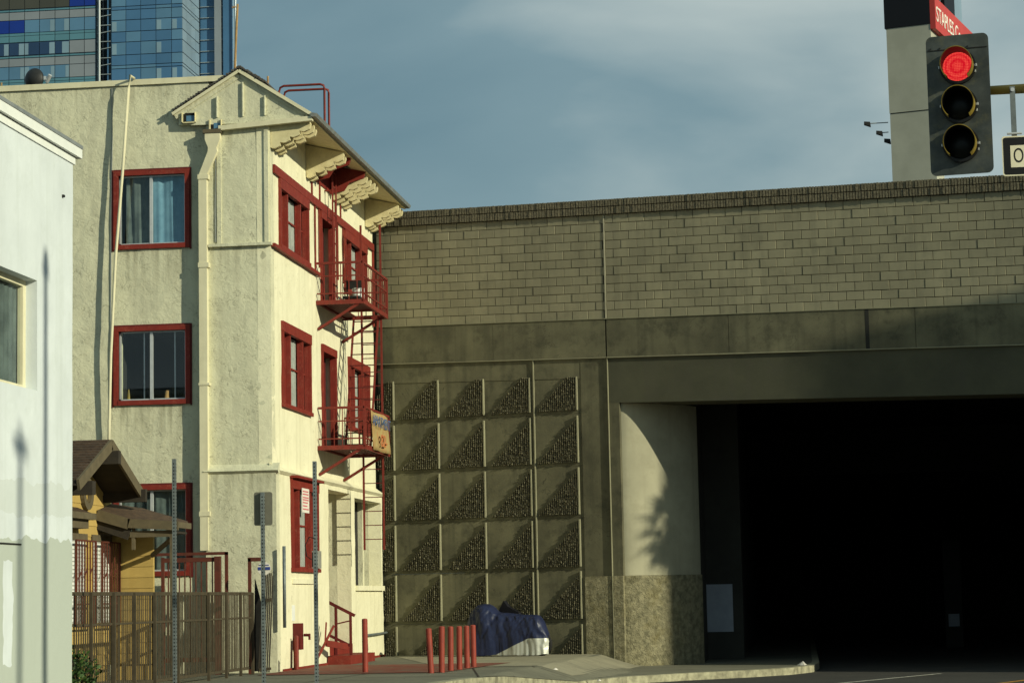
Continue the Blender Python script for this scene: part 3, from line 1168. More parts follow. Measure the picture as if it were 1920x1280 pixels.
# red bands on the third floor
MB().box(XA + .012, XA + .06, 46.42, 57.68, 10.36, 10.54).build('trim_band', 'red_paint', ap)
MB().box(XA + .012, XA + .10, 46.22, 50.72, 8.77, 8.84).build('sill_band', 'red_paint', ap)
for y in (50.55, 51.0, 53.1, 53.75):
    MB().box(XA + .012, XA + .04, y, y + .05, 8.85 if y < 51 else 9.0, 10.357).build('trim_strip', 'red_paint', ap)
for y in (50.25, 51.1, 52.9, 53.5):
    MB().box(XA + .012, XA + .04, y, y + .05, 10.543, 11.1).build('trim_strip', 'red_paint', ap)
MB().box(XA + .012, XA + .05, 57.60, 57.70, 8.4, 10.35).build('trim_strip', 'red_paint', ap)


# ---- openings on the street front (deep boxed mullions, seen almost edge on)
def front_window(y0, y1, z0, z1, face, parent=ap, curtain='curtain_pale', hood=False, casing=.10):
    x = face
    win = MB().box(x - .02, x + .045, y0 - .02, y0 + casing, z0, z1).build('window', 'red_paint', parent)
    MB().box(x - .02, x + .045, y1 - casing, y1 + .02, z0, z1).build('side_casing', 'red_paint', win)
    m = MB()
    m.box(x - .03, x + .055, y0 - .03, y1 + .03, z1 - .20, z1 + .02)
    if hood:
        m.box(x - .03, x + .16, y0 - .06, y1 + .06, z1 + .02, z1 + .07)
    m.build('head_casing', 'red_paint', win)
    MB().box(x - .20, x + .075, y0 - .04, y1 + .04, z0 - .05, z0 + .03).build('sill', 'red_paint', win)
    wd = y1 - y0
    ms = [y0, y0 + wd * .27, y0 + wd * .72, y1]
    for yy in ms[1:3]:
        MB().box(x - .095, x + .025, yy - .045, yy + .045, z0 + .03, z1 - .2).build('mullion', 'red_paint', win)
    MB().box(x - .10, x - .021, y1 - casing - .03, y1 - casing, z0 + .03, z1 - .2).build('jamb', 'red_paint', win)
    for k in range(3):
        a, b = ms[k], ms[k + 1]
        s = MB()
        s.box(x - .10, x - .072, a + .045, a + .085, z0 + .03, z1 - .2)
        s.box(x - .10, x - .072, b - .085, b - .045, z0 + .03, z1 - .2)
        zm = (z0 + z1) / 2
        s.box(x - .099, x - .075, a + .085, b - .085, zm - .02, zm + .015)
        s.box(x - .099, x - .075, a + .085, b - .085, z0 + .03, z0 + .07)
        s.build('sash', 'red_paint', win)
        MB().box(x - .088, x - .084, a + .08, b - .08, z0 + .03, z1 - .2).build('pane', 'window_glass', win)
        wavy(x - .112, a + .085, b - .085, z0 + .07, z1 - .2, 'x', curtain, win, .008)
    room('x', x - .32, y0, y1, z0, z1, win)
    return win


def wavy(c, a, b, z0, z1, axis, mat, parent, amp=.02, freq=17, name='curtain', slant=0.):
    m = MB()
    n = max(8, int((b - a) / .03))
    vs, fs = [], []
    for j in range(7):
        z = z0 + (z1 - z0) * j / 6
        for i in range(n + 1):
            u = a + (b - a) * i / n
            d = amp * math.sin(u * freq + slant * z + 1.3 * mnoise.noise(Vector((u * 2, z * .6, c)))) + amp * .5 * math.sin(u * freq * 2.3 + z * .4)
            vs.append((c + d, u, z) if axis == 'x' else (u, c + d, z))
    for j in range(6):
        for i in range(n):
            k = j * (n + 1) + i
            fs.append((k, k + 1, k + n + 2, k + n + 1))
    m.add(vs, fs)
    return m.build(name, mat, parent, smooth=True)


def room(axis, c, a, b, z0, z1, parent, depth=1.6, sgn=-1):
    """dark room behind an opening: five inward faces"""
    m = MB()
    e = .06
    c2 = c + sgn * depth
    P = (lambda d, u, z: (d, u, z)) if axis == 'x' else (lambda d, u, z: (u, d, z))
    vs = [P(c, a - e, z0 - e), P(c, b + e, z0 - e), P(c, b + e, z1 + e), P(c, a - e, z1 + e), P(c2, a - e, z0 - e), P(c2, b + e, z0 - e), P(c2, b + e, z1 + e), P(c2, a - e, z1 + e)]
    m.add(vs, [(4, 5, 6, 7), (0, 1, 5, 4), (1, 2, 6, 5), (2, 3, 7, 6), (3, 0, 4, 7)])
    return m.build('room', 'room_dark', parent)


front_window(*holesA['w3a'], XA)
front_window(*holesA['w3b'], XA)
front_window(*holesA['w2a'], XA)
front_window(*holesA['w2b'], XA)
w1 = front_window(*holes1['w1'], XA + .09, hood=True)


def front_door(y0, y1, z0, z1, x):
    dr = MB().box(x - .09, x + .05, y1 - .12, y1 + .02, z0, z1).build('balcony_door', 'red_paint', ap)
    MB().box(x - .02, x + .05, y0 - .02, y0 + .06, z0, z1).build('door_jamb', 'red_paint', dr)
    MB().box(x - .22, x + .06, y0 - .03, y1 + .03, z1 - .16, z1 + .015).build('door_head', 'red_paint', dr)
    m = MB()
    m.box(x - .255, x - .215, y1 - .50, y1 - .05, z0, z1 - .17)
    m.build('door_leaf', 'dark_red', dr)
    MB().box(x - .205, x - .196, y0 + .05, y1 - .62, z0 + .05, z1 - .2).build('pane', 'window_glass', dr)
    room('x', x - .29, y0, y1, z0, z1, dr)
    return dr


front_door(*holesA['d3'], XA)
front_door(*holesA['d2'], XA)


# ---- sliding windows on the side wall
def side_window(x0, x1, z0, z1, kind):
    y = YB + .10
    win = MB().box(x0 - .10, x0, y - .05, y + .12, z0 - .10, z1 + .10).build('window', 'red_paint', ap)
    MB().box(x1, x1 + .10, y - .05, y + .12, z0 - .10, z1 + .10).build('side_casing', 'red_paint', win)
    MB().box(x0, x1, y - .047, y + .12, z1, z1 + .10).build('head_casing', 'red_paint', win)
    MB().box(x0, x1, y - .06, y + .12, z0 - .10, z0).build('sill', 'red_paint', win)
    g = MB()
    for a, b in ((x0 - .14, x0 - .10), (x1 + .10, x1 + .135)):
        g.box(a, b, y - .032, y + .02, z0 - .13, z1 + .13)
    g.box(x0 - .10, x1 + .10, y - .032, y + .02, z1 + .10, z1 + .135)
    g.build('outer_moulding', 'dark_red', win)
    xm = (x0 + x1) / 2 - .03
    f = MB()
    f.box(x0, x0 + .035, y + .05, y + .10, z0, z1)
    f.box(x1 - .035, x1, y + .05, y + .10, z0, z1)
    f.box(x0, x1, y + .05, y + .10, z0, z0 + .035)
    f.box(x0, x1, y + .05, y + .10, z1 - .03, z1)
    f.box(xm - .03, xm + .03, y + .04, y + .10, z0, z1)
    f.build('slider_frame', 'alu', win)
    MB().box(x0 + .035, xm - .03, y + .075, y + .081, z0 + .035, z1 - .03).build('pane', 'window_glass', win)
    MB().box(xm + .03, x1 - .035, y + .065, y + .071, z0 + .035, z1 - .03).build('pane', 'window_glass', win)
    if kind == 'blue':
        wavy(y + .16, x0 + .12, xm, z0, z1, 'y', 'curtain_grey', win, .025, 22, slant=1.2)
        wavy(y + .135, xm + .02, x1 - .04, z0, z1, 'y', 'curtain_blue', win, .018, 19, slant=.6)
    elif kind == 'empty':
        for x in (x0 + .50, x1 - .28):
            MB().box(x, x + .022, y + .13, y + .16, z0, z1).build('inner_bar', 'alu', win)
    else:
        wavy(y + .18, x0, x1, z0, z1, 'y', 'curtain_grey', win, .02, 20)
    room('y', y + .28, x0, x1, z0, z1, win, sgn=1)
    return win


side_window(*holesB['b3'], 'blue')
side_window(*holesB['b2'], 'empty')
side_window(*holesB['b1'], 'grey')
b = MB()
b.tube([(-13.88, YB + .21, 5.685), (-13.88, YB + .21, 5.80), (-13.88, YB + .21, 5.84), (-13.88, YB + .21, 5.90)], .035, 10, .012)
tag(b.build('bottle', 'signal_yellow'), 'small yellow bottle standing on the middle side window sill', 'bottle')
b = MB()
b.tube([(-13.06, YB + .21, 5.685), (-13.06, YB + .21, 5.76), (-13.05, YB + .21, 5.85)], .05, 10, .035)
tag(b.build('pot', 'wood_pole'), 'small orange pot on the middle side window sill', 'pot')

# downspout with leader head
ds = MB()
ds.prism([(-12.17, YB - .16, 11.19), (-11.78, YB - .16, 11.19), (-11.78, YB - .16, 11.27), (-12.17, YB - .16, 11.27)], (0, .26, 0))
lead = ds.build('leader_head', 'brown_trim', ap)
ds = MB()
P_ = [(-12.13, 11.19), (-12.13, 11.06), (-12.10, 10.98), (-12.06, 10.88), (-12.07, 10.80), (-12.27, 10.30), (-12.27, 2.5), (-12.10, 2.5), (-12.10, 10.30), (-11.87, 10.80), (-11.88, 10.88), (-11.84, 10.98), (-11.81, 11.06), (-11.81, 11.19)]
half = list(zip(P_[:7], P_[13:6:-1]))
for (l0, r0), (l1, r1) in zip(half, half[1:]):
    y0, y1 = YB - .14, YB + .02
    ds.hexa([(l1[0], y0, l1[1]), (r1[0], y0, r1[1]), (r1[0], y1, r1[1]), (l1[0], y1, l1[1]), (l0[0], y0, l0[1]), (r0[0], y0, r0[1]), (r0[0], y1, r0[1]), (l0[0], y1, l0[1])])
ds.build('downspout', 'cream_paint', ap)
for z in (10.22, 8.36, 5.9, 3.2):
    MB().box(-12.285, -12.06, YB - .155, YB + .02, z, z + .10 if z != 5.9 else z + .05).build('pipe_strap', 'cream_paint', ap)
# loose white pipe hanging across the side wall, conduit and cable
pp = MB()
pp.tube([(-13.70, YB + .03, 12.47), (-13.73, YB - .14, 12.50), (-13.76, YB - .16, 12.2), (-13.90, YB - .16, 10.4), (-14.06, YB - .13, 8.6), (-14.17, YB - .10, 6.6), (-14.22, YB - .05, 5.2), (-14.24, YB - .02, 4.4)], .032, 8)
pp.build('hanging_pipe', 'cream_paint', ap, smooth=True)
pp = MB()
pp.tube([(-14.20, YB + .085, 12.30), (-14.19, YB + .08, 11.2), (-14.22, YB + .085, 9.5), (-14.23, YB + .08, 7.0), (-14.24, YB + .085, 4.3)], .012, 6)
pp.build('cable', 'grey_metal', ap)
# cracks / cable by corner
pp = MB()
pp.tube([(-11.95, YB - .01, 11.2), (-11.93, YB - .02, 10.2), (-11.95, YB - .015, 9.6), (-11.94, YB - .02, 8.9)], .012, 5)
pp.build('cable', 'grey_metal', ap)
# ---- entrance recess and porch niche
en = MB()
en.box(-12.6, XA - .255, 53.95, 54.25, 0, 4.1)
en.build('entry_return_wall', 'stucco', ap)
MB().box(-12.8, -12.6, 51.0, 54.25, 0, 4.1).build('entry_back_wall', 'stucco_smooth', ap)
MB().box(-12.6, XA - .26, 51.0, 51.34, 0, 4.1).build('entry_near_wall', 'stucco_smooth', ap)
MB().box(-12.6, XA - .26, 51.0, 54.25, 3.97, 4.1).build('entry_ceiling', 'stucco_smooth', ap)
dr = MB().box(-12.6, -12.52, 51.9, 53.0, .62, 2.75).build('front_door', 'dark_red', ap)
MB().box(-12.52, -12.46, 52.0, 52.1, 1.6, 1.7).build('door_knob', 'alu', dr)
pn = MB()
pn.box(-12.2, XA - .255, 57.95, 58.1, 1.5, 4.0)
pn.build('porch_return_wall', 'stucco', ap)
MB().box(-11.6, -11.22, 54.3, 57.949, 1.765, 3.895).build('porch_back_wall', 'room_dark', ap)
MB().box(-11.9, XA - .26, 54.2, 58.1, 3.9, 4.0).build('porch_ceiling', 'stucco', ap)
MB().box(-11.9, XA - .26, 54.2, 58.1, 1.6, 1.76).build('porch_floor', 'stucco', ap)
MB().box(XA + .08, XA + .16, 54.4, 58.0, 1.66, 1.78).build('porch_sill', 'stucco_smooth', ap)
MB().box(XA + .095, XA + .13, 47.5, 50.2, 1.80, 1.90).build('window_apron', 'stucco_smooth', ap)
# steps
st = thing('entry_steps', (-10.9, 52.6, 0), 'red painted steps leading up into the entrance recess', 'steps')
MB().box(-10.66, -10.14, 51.0, 53.95, 0, .20).build('step', 'red_paint', st)
MB().box(-11.6, -10.67, 51.36, 53.94, 0, .42).build('step', 'red_paint', st)
MB().box(-12.6, -11.6, 51.36, 53.94, 0, .62).build('step', 'red_paint', st)
hr = thing('handrail', (-10.4, 51.9, .2), 'dark red metal handrail beside the entrance steps', 'handrail')
for x, zt in ((-10.28, 1.13), (-10.62, 1.30)):
    MB().bar((x, 51.75, .2 if x > -10.5 else .2), (x, 51.75, zt), .055).build('post', 'dark_red', hr)
MB().bar((-11.3, 51.75, 1.66), (-10.18, 51.75, 1.08), .05, .07).build('top_rail', 'dark_red', hr)
MB().bar((-11.2, 51.75, .86), (-10.28, 51.75, .40), .04, .06).build('lower_rail', 'dark_red', hr)
for z in (.42, .95):
    MB().bar((-10.62, 51.75, z - .05), (-10.28, 51.75, z + .02), .03, .03).build('crossbar', 'dark_red', hr)
# painted foot of the wall
MB().box(XA + .10, XA + .125, 46.6, 58.05, 0, .05).build('painted_foot', 'red_paint', ap)

# standpipe cabinet, folded lattice, gas pipe
sp = thing('standpipe', (-10.6, 47.5, 0), 'red standpipe box with valve on the cream front wall', 'standpipe')
MB().box(-10.68, -10.52, 47.55, 47.85, .42, .97).build('box', 'dark_red', sp)
m = MB()
m.tube([(-10.60, 47.45, .02), (-10.60, 47.45, .62), (-10.60, 47.55, .68)], .05, 10)
m.tube([(-10.55, 47.32, .02), (-10.55, 47.32, .70)], .045, 10)
m.build('pipe', 'red_metal', sp)
m = MB()
m.tube([(-10.50, 47.8, .72), (-10.38, 47.8, .72)], .03, 8)
m.tube([(-10.38, 47.8, .75), (-10.38, 47.8, .62)], .025, 8)
m.build('valve', 'dark_red', sp)
MB().box(-10.69, -10.675, 47.5, 47.75, 1.02, 1.35).build('patch', 'white_trim', sp)
fl = thing('folding_lattice', (-10.55, 50.0, .2), 'folded red lattice bar leaning by the entrance', 'gate')
m = MB()
m.bar((-10.62, 49.75, .2), (-10.36, 50.25, .88), .03, .05)
m.build('bar', 'red_metal', fl)
m = MB()
m.bar((-10.50, 49.95, .48), (-10.52, 50.2, .95), .03, .05)
m.build('bar', 'red_metal', fl)
m = MB()
m.bar((-10.48, 50.0, .50), (-10.20, 50.9, .40), .04, .14)
m.build('hinge_plate', 'red_metal', fl)
gp = MB()
gp.tube([(-10.62, 55.3, .02), (-10.58, 55.3, .25), (-10.60, 55.32, .52), (-10.60, 55.45, .58), (-10.60, 57.0, .59), (-10.61, 58.1, .60)], .028, 8)
gp.tube([(-10.62, 55.3, .5), (-10.62, 55.3, .95)], .018, 6)
tag(gp.build('gas_pipe', 'galvanised'), 'thin grey gas pipe running along the foot of the cream wall', 'pipe')
# air conditioner and notice
ac = thing('air_conditioner', (-10.5, 49.4, 2.13), 'grey air conditioner box in the ground floor window', 'air conditioner')
MB().box(-10.80, -10.56, 49.45, 49.95, 2.14, 2.52).build('case', 'ac_grey', ac)
MB().box(-10.78, -10.64, 49.437, 49.449, 2.17, 2.49).build('grille', 'dark_steel', ac)
no = thing('window_notice', (-10.6, 48.6, 3.3), 'white paper notice with pink print on the ground floor window', 'notice')
MB().box(-10.615, -10.605, 48.25, 48.95, 3.32, 3.84).build('sheet', 'paper_white', no)
for z in (3.76, 3.70, 3.63, 3.58, 3.52, 3.45, 3.38):
    MB().box(-10.604, -10.601, 48.30, 48.90 - rr.uniform(0, .15), z, z + .028).build('print_line', 'letter_pink', no)

# ================================================================== FIRE ESCAPE
fe = thing('fire_escape', (-10.2, 52.2, 2.6), 'dark red iron fire escape with two balconies on the cream front', 'fire escape')
XO = -9.70
Y0_, Y1_ = 50.72, 53.75


def platform(zp):
    p = MB()
    p.bar((XA, Y0_, zp), (XO, Y0_, zp), .05, .10)
    p.bar((XA, Y1_, zp), (XO, Y1_, zp), .05, .10)
    p.bar((XO, Y0_ - .02, zp), (XO, Y1_ + .02, zp), .05, .10)
    p.bar((XA + .06, Y0_, zp), (XA + .06, Y1_, zp), .05, .08)
    pl = p.build('platform', 'red_metal', fe)
    n = 15
    for i in range(n):
        x = XA + .10 + (XO - XA - .14) * (i + .5) / n
        yend = Y1_ if x < -10.42 else 52.35
        MB().box(x - .026, x + .026, Y0_ + .02, yend, zp + .01, zp + .035).build('slat', 'dark_red', pl)
    if zp > 6:
        MB().bar((-10.42, 52.37, zp), (XO, 52.37, zp), .04, .06).build('crossbeam', 'red_metal', pl)
    else:
        for i in range(6):
            x = -10.3 + i * .1
            MB().box(x - .03, x + .03, 52.36, Y1_, zp + .01, zp + .035).build('slat', 'dark_red', pl)
    # railings
    for (z, w) in ((zp + .90, .05), (zp + .60, .03), (zp + .20, .03)):
        MB().bar((XA + .02, Y0_, z), (XO, Y0_, z), w, w).build('rail', 'red_metal', fe)
        MB().bar((XO, Y0_, z), (XO, Y1_, z), w, w).build('rail', 'red_metal', fe)
        MB().bar((XA + .02, Y1_, z), (XO, Y1_, z), w, w).build('rail', 'red_metal', fe)
    for y in (Y0_, Y1_):
        MB().bar((XO, y, zp), (XO, y, zp + .92), .05).build('post', 'red_metal', fe)
        for i in range(5):
            x = XA + .1 + (XO - XA - .1) * (i + .5) / 5.2
            MB().bar((x, y, zp), (x, y, zp + .88), .018).build('baluster', 'red_metal', fe)
    for i in range(11):
        y = Y0_ + (Y1_ - Y0_) * (i + 1) / 12
        MB().bar((XO, y, zp), (XO, y, zp + .88), .02).build('baluster', 'red_metal', fe)
    # braces
    for y in (Y0_ + .03, Y1_ - .25):
        MB().bar((XA + .02, y + .05, zp - .60), (XO - .1, y, zp - .04), .05, .06).build('brace', 'red_metal', fe)


platform(8.15)
platform(4.85)
# drop ladder at the far end, rungs across
for x in (-10.27, -9.80):
    MB().bar((x, 53.5, 2.6), (x, 53.5, 10.35), .045, .04).build('ladder_rail', 'red_metal', fe)
z = 2.85
while z < 8.0:
    MB().bar((-10.27, 53.5, z), (-9.80, 53.5, z), .02).build('rung', 'dark_red', fe)
    z += .33
# steep stair between the balconies
for x in (-10.45, -9.86):
    for dy in (0, .09):
        MB().bar((x, 53.42 + dy, 8.15), (x, 52.20 + dy, 4.88), .028, .04).build('stair_rail', 'red_metal', fe)
for i in range(12):
    t = (i + .5) / 12
    y, z = 53.42 - 1.22 * t, 8.15 - 3.27 * t
    MB().bar((-10.45, y, z), (-9.86, y, z), .08, .018, up=(0, 0, 1)).build('tread', 'dark_red', fe)
# wall ladder up through the eave
for y in (51.72, 52.12):
    MB().bar((XA + .20, y, 8.4), (XA + .20, y, 11.9), .03, .05).build('ladder_rail', 'red_metal', fe)
for i in range(9):
    z = 8.7 + i * .33
    MB().bar((XA + .20, 51.72, z), (XA + .20, 52.12, z), .022).build('rung', 'red_metal', fe)
for z in (10.2, 10.9):
    MB().bar((XA, 51.72, z), (XA + .2, 51.72, z), .03).build('stay', 'red_metal', fe)
# gooseneck rails over the eave
for y, dz in ((51.5, 0), (52.0, 0)):
    x1 = -10.70
    pts = [(x1 - 1.08, y, 12.7), (x1 - 1.08, y, 13.25), (x1 - 1.05, y, 13.34), (x1 - .97, y, 13.38), (x1 - .10, y, 13.38), (x1 - .02, y, 13.35), (x1, y, 13.27), (x1, y, 12.2), (x1, y, 11.5)]
    m = MB().tube(pts, .028, 8)
    m.build('gooseneck', 'red_metal', fe, smooth=True)

bn = thing('banner', (-9.66, 52.4, 4.85), 'faded orange banner with blue and red lettering on the lower balcony', 'banner')
m = MB()
vs, fs = [], []
for j in range(9):
    for i in range(13):
        u, v = i / 12, j / 8
        y = 51.10 + (53.5 - 51.10) * u + .40 * (1 - u) * (1 - v) ** 1.5
        z = 4.83 + .88 * v
        vs.append((XO + .045 + .03 * math.sin(u * 9 + v * 2) + .04 * (1 - v) * u, y, z))
for j in range(8):
    for i in range(12):
        k = j * 13 + i
        fs.append((k, k + 1, k + 14, k + 13))
m.add(vs, fs)
bo = m.build('cloth', 'banner', bn, smooth=True)
sm = bo.modifiers.new('thickness', 'SOLIDIFY')
sm.thickness = .006
text('APARTMENT', .36, 'letter_blue', bn, (XO + .11, 52.28, 5.48), (R(90), 0, R(90)), sx=1.08)
text('82-', .40, 'letter_red', bn, (XO + .11, 52.55, 5.07), (R(90), 0, R(90)), sx=1.5)
bk = MB()
bk.tube([(-10.05, 52.0, 8.2), (-10.05, 52.0, 8.45), (-10.05, 52.0, 8.62)], .13, 12, .15)
tag(bk.build('bucket', 'white_trim', smooth=False), 'small white bucket on the upper fire escape balcony', 'bucket')
bx = MB().box(-10.35, -9.95, 51.6, 52.1, 8.36, 8.40)
for x in (-10.33, -9.98):
    for y in (51.62, 52.08):
        bx.bar((x, y, 8.19), (x, y, 8.36), .025)
bx.bar((-10.33, 52.08, 8.4), (-10.33, 52.08, 8.8), .025)
bx.bar((-9.98, 52.08, 8.4), (-9.98, 52.08, 8.8), .025)
bx.box(-10.35, -9.96, 52.07, 52.09, 8.62, 8.82)
tag(bx.build('small_chair', 'dark_steel'), 'small black chair on the upper fire escape balcony', 'chair')

# ---- roof things
d = MB()
nr, na = 6, 24
vs, fs = [(0, 0, 0)], []
for i in range(1, nr + 1):
    r = .235 * i / nr
    for k_ in range(na):
        t = 2 * math.pi * k_ / na
        vs.append((r * math.cos(t), .12 * (r / .235) ** 2, r * 1.05 * math.sin(t)))
for k_ in range(na):
    fs.append((0, 1 + k_, 1 + (k_ + 1) % na))
for i in range(nr - 1):
    for k_ in range(na):
        a, b_ = 1 + i * na + k_, 1 + i * na + (k_ + 1) % na
        fs.append((a, b_, b_ + na, a + na))
Mx = Matrix.Translation((-16.55, 48.0, 13.02)) @ Matrix.Rotation(R(-8), 4, 'Z')
dish = thing('satellite_dish', (-16.6, 48, 12.1), 'round black satellite dish above the left roof parapet', 'satellite dish')
d.add([Mx @ Vector(p) for p in vs], fs)
dd = d.build('reflector', 'dish_black', dish, smooth=True)
sm = dd.modifiers.new('thickness', 'SOLIDIFY')
sm.thickness = .012
MB().tube([(-16.6, 48.02, 12.1), (-16.6, 48.02, 12.85)], .025, 8).build('mast', 'grey_metal', dish)
lf = MB().tube([(-16.45, 48.0, 12.6), (-16.02, 47.6, 12.85)], .015, 6)
lf.build('arm', 'grey_metal', dish)
lf = MB().tube([(-16.08, 47.62, 12.82), (-15.98, 47.56, 12.96)], .045, 8)
lf.box(-16.13, -16.04, 47.56, 47.64, 12.86, 12.94)
lf.build('receiver', 'alu', dish)
tag(MB().tube([(-17.1, 47.6, 12.1), (-17.1, 47.6, 12.85)], .02, 8).build('vent_stack', 'wood_pole'), 'short orange pipe on the roof left of the dish', 'pipe')
m = MB().tube([(-11.66, 46.75, 12.35), (-11.62, 46.75, 13.3), (-11.58, 46.75, 14.1)], .026, 8)
m.bar((-11.62, 46.75, 14.05), (-11.70, 46.75, 14.03), .03)
tag(m.build('roof_pole', 'wood_pole', smooth=False), 'thin wooden pole rising from the gable ridge', 'pole')
tag(MB().tube([(-10.99, 47.0, 12.2), (-10.99, 47.0, 12.56)], .022, 8).build('vent_stack', 'wood_pole'), 'short tan stub pipe on the front roof slope', 'pipe')

# ================================================================== WHITE BUILDING
wb = thing('white_building', (-14, 20, 0), 'pale white rendered building with grey repainted lower wall at the left edge', 'building')
XW = -9.5
gridwall('x', XW, 10.0, 29.21, -.05, 7.36, [(26.0, 27.79, 4.11, 5.51)], .3, 1, step=.5, amp=.006).build('street_wall', 'white_render', wb)
MB().box(-22, XW - .01, 28.9, 29.21, 0, 7.36).build('end_wall', 'white_render', wb)
MB().box(-22, -9.9, 10, 29.0, 7.2, 7.35).build('roof', 'roof_dark', wb)
MB().box(-22, XW + .02, 10, 29.26, 7.27, 7.365).build('lower_moulding', 'white_trim', wb)
MB().box(-22, XW + .07, 10, 29.40, 7.375, 7.50).build('fascia', 'white_trim', wb)
MB().box(-22, XW + .08, 10, 29.41, 7.503, 7.55).build('coping', 'grey_metal', wb)
m = MB()
m.box(XW - .22, XW - .15, 25.9, 26.0, 4.11, 5.51)
m.box(XW - .22, XW - .15, 27.68, 27.79, 4.11, 5.51)
m.box(XW - .22, XW - .15, 26.0, 27.68, 4.11, 4.18)
m.box(XW - .22, XW - .15, 26.0, 27.68, 5.43, 5.51)
wn = m.build('window', 'cream_paint', wb)
MB().box(XW - .19, XW - .185, 26.0, 27.68, 4.18, 5.43).build('pane', 'window_glass', wn)
wavy(XW - .24, 26.0, 27.75, 4.11, 5.51, 'x', 'curtain_grey', wn, .008, 40)
room('x', XW - .31, 26.0, 27.7, 4.11, 5.5, wn)
MB().box(XW + .004, XW + .012, 26.0, 27.2, 2.165, 2.185).build('conduit', 'dark_steel', wb)
MB().box(XW + .002, XW + .03, 28.75, 28.80, 6.75, 6.78).build('hook', 'dark_steel', wb)

# ================================================================== YELLOW HOUSE
yh = thing('yellow_house', (-15, 42, 0), 'small yellow clapboard bungalow with brown gable behind the fence', 'house')
XH = -13.2
YC = 42.9
# clapboards, street gable wall
z = .3
i = 0
while z < 4.2:
    zt = z + .20
    # gable limits
    hw = 9.0 if z < 3.45 else max(0.0, (4.36 - z) / .455)
    y0, y1 = max(38.6, 40.75 - hw), min(YC, 40.75 + hw)
    if y1 - y0 > .2:
        m = MB()
        m.prism([(XH - .03, y0, z), (XH + .016, y0, z), (XH + .002, y0, zt + .012), (XH - .03, y0, zt + .012)], (0, y1 - y0, 0))
        m.build('clapboard', 'yellow_siding', yh)
    z = zt
MB().box(-19, XH - .035, 38.6, YC - .01, 0, 3.45).build('wall_core', 'yellow_siding', yh)
z = .3
while z < 2.68:
    zt = z + .205
    m = MB()
    m.prism([(XH, YC + .03, z), (XH, YC - .016, z), (XH, YC - .002, zt + .012), (XH, YC + .03, zt + .012)], (.85, 0, 0))
    m.build('clapboard', 'yellow_siding', yh)
    z = zt
MB().box(XH, -12.36, YC + .035, YC + .12, 0, 2.75).build('wing_core', 'yellow_siding', yh)
# main roof, ridge along X at Y=40.75
YR, ZR = 40.60, 4.42
for sgn in (-1, 1):
    m = MB()
    ye, ze = YR + sgn * 1.93, 3.60
    m.prism([(-19, YR, ZR), (-19, ye, ze), (-19, ye, ze - .05), (-19, YR, ZR - .05)], (6.5, 0, 0))
    rp = m.build('roof_slope', 'dark_brown', yh)
    # shingle courses
    nrow = 15
    for rI in range(nrow):
        t0, t1 = rI / nrow, (rI + 1) / nrow
        ya, za = ye + (YR - ye) * t0, ze + (ZR - ze) * t0
        yb, zb = ye + (YR - ye) * t1, ze + (ZR - ze) * t1
        x = -18.9 - rr.uniform(0, .2)
        m = MB()
        while x < -12.5:
            xe = min(x + rr.uniform(.22, .34), -12.5)
            th = .028 + rr.uniform(0, .012)
            m.hexa([(x, ya, za), (xe - .008, ya, za), (xe - .008, yb, zb), (x, yb, zb), (x, ya, za + th), (xe - .008, ya, za + th), (xe - .008, yb, zb + .008), (x, yb, zb + .008)])
            x = xe
        m.build('shingle_course', 'shingle', rp)
    m = MB()
    m.bar((-12.47, YR, ZR - .09), (-12.47, ye, ze - .09), .05, .20)
    m.build('bargeboard', 'brown_trim', yh)
    m = MB()
    m.prism([(-13.19, YR, ZR - .06), (-13.19, ye, ze - .06), (-13.19, ye, ze - .10), (-13.19, YR, ZR - .10)], (.7, 0, 0))
    m.build('soffit', 'dark_brown', yh)
    MB().box(-13.2, -12.36, ye + (-.1 if sgn < 0 else -.12) + (.55 if sgn < 0 else 0), ye + (.1 if sgn < 0 else .0) + (.55 if sgn < 0 else 0), 3.36, 3.60).build('beam_end', 'dark_brown', yh)
MB().box(-13.2, -12.33, YR - .02, YR + .14, 3.98, 4.22).build('beam_end', 'dark_brown', yh)
m = MB()
n = 20
vs = []
for k_ in range(n):
    t = 2 * math.pi * k_ / n
    for (r, x) in ((.30, XH + .02), (.30, XH + .09), (.17, XH + .09), (.17, XH + .02)):
        vs.append((x, 41.30 + r * math.cos(t), 3.48 + r * math.sin(t) * 1.0))
fs = []
for k_ in range(n):
    a, b_ = k_ * 4, ((k_ + 1) % n) * 4
    for q in range(3):
        fs.append((a + q, b_ + q, b_ + q + 1, a + q + 1))
m.add(vs, fs)
m.build('round_vent', 'brown_trim', yh)
# window hood at the left
m = MB()
m.box(XH, XH + .34, 38.9, 40.95, 2.98, 3.10)
m.box(XH, XH + .24, 38.9, 40.80, 2.82, 2.98)
m.build('window_hood', 'brown_trim', yh)
m = MB()
m.prism([(XH, 38.9, 3.10), (XH + .3, 38.9, 3.10), (XH, 38.9, 3.22)], (0, 1.95, 0))
m.build('hood_roof', 'shingle', yh)
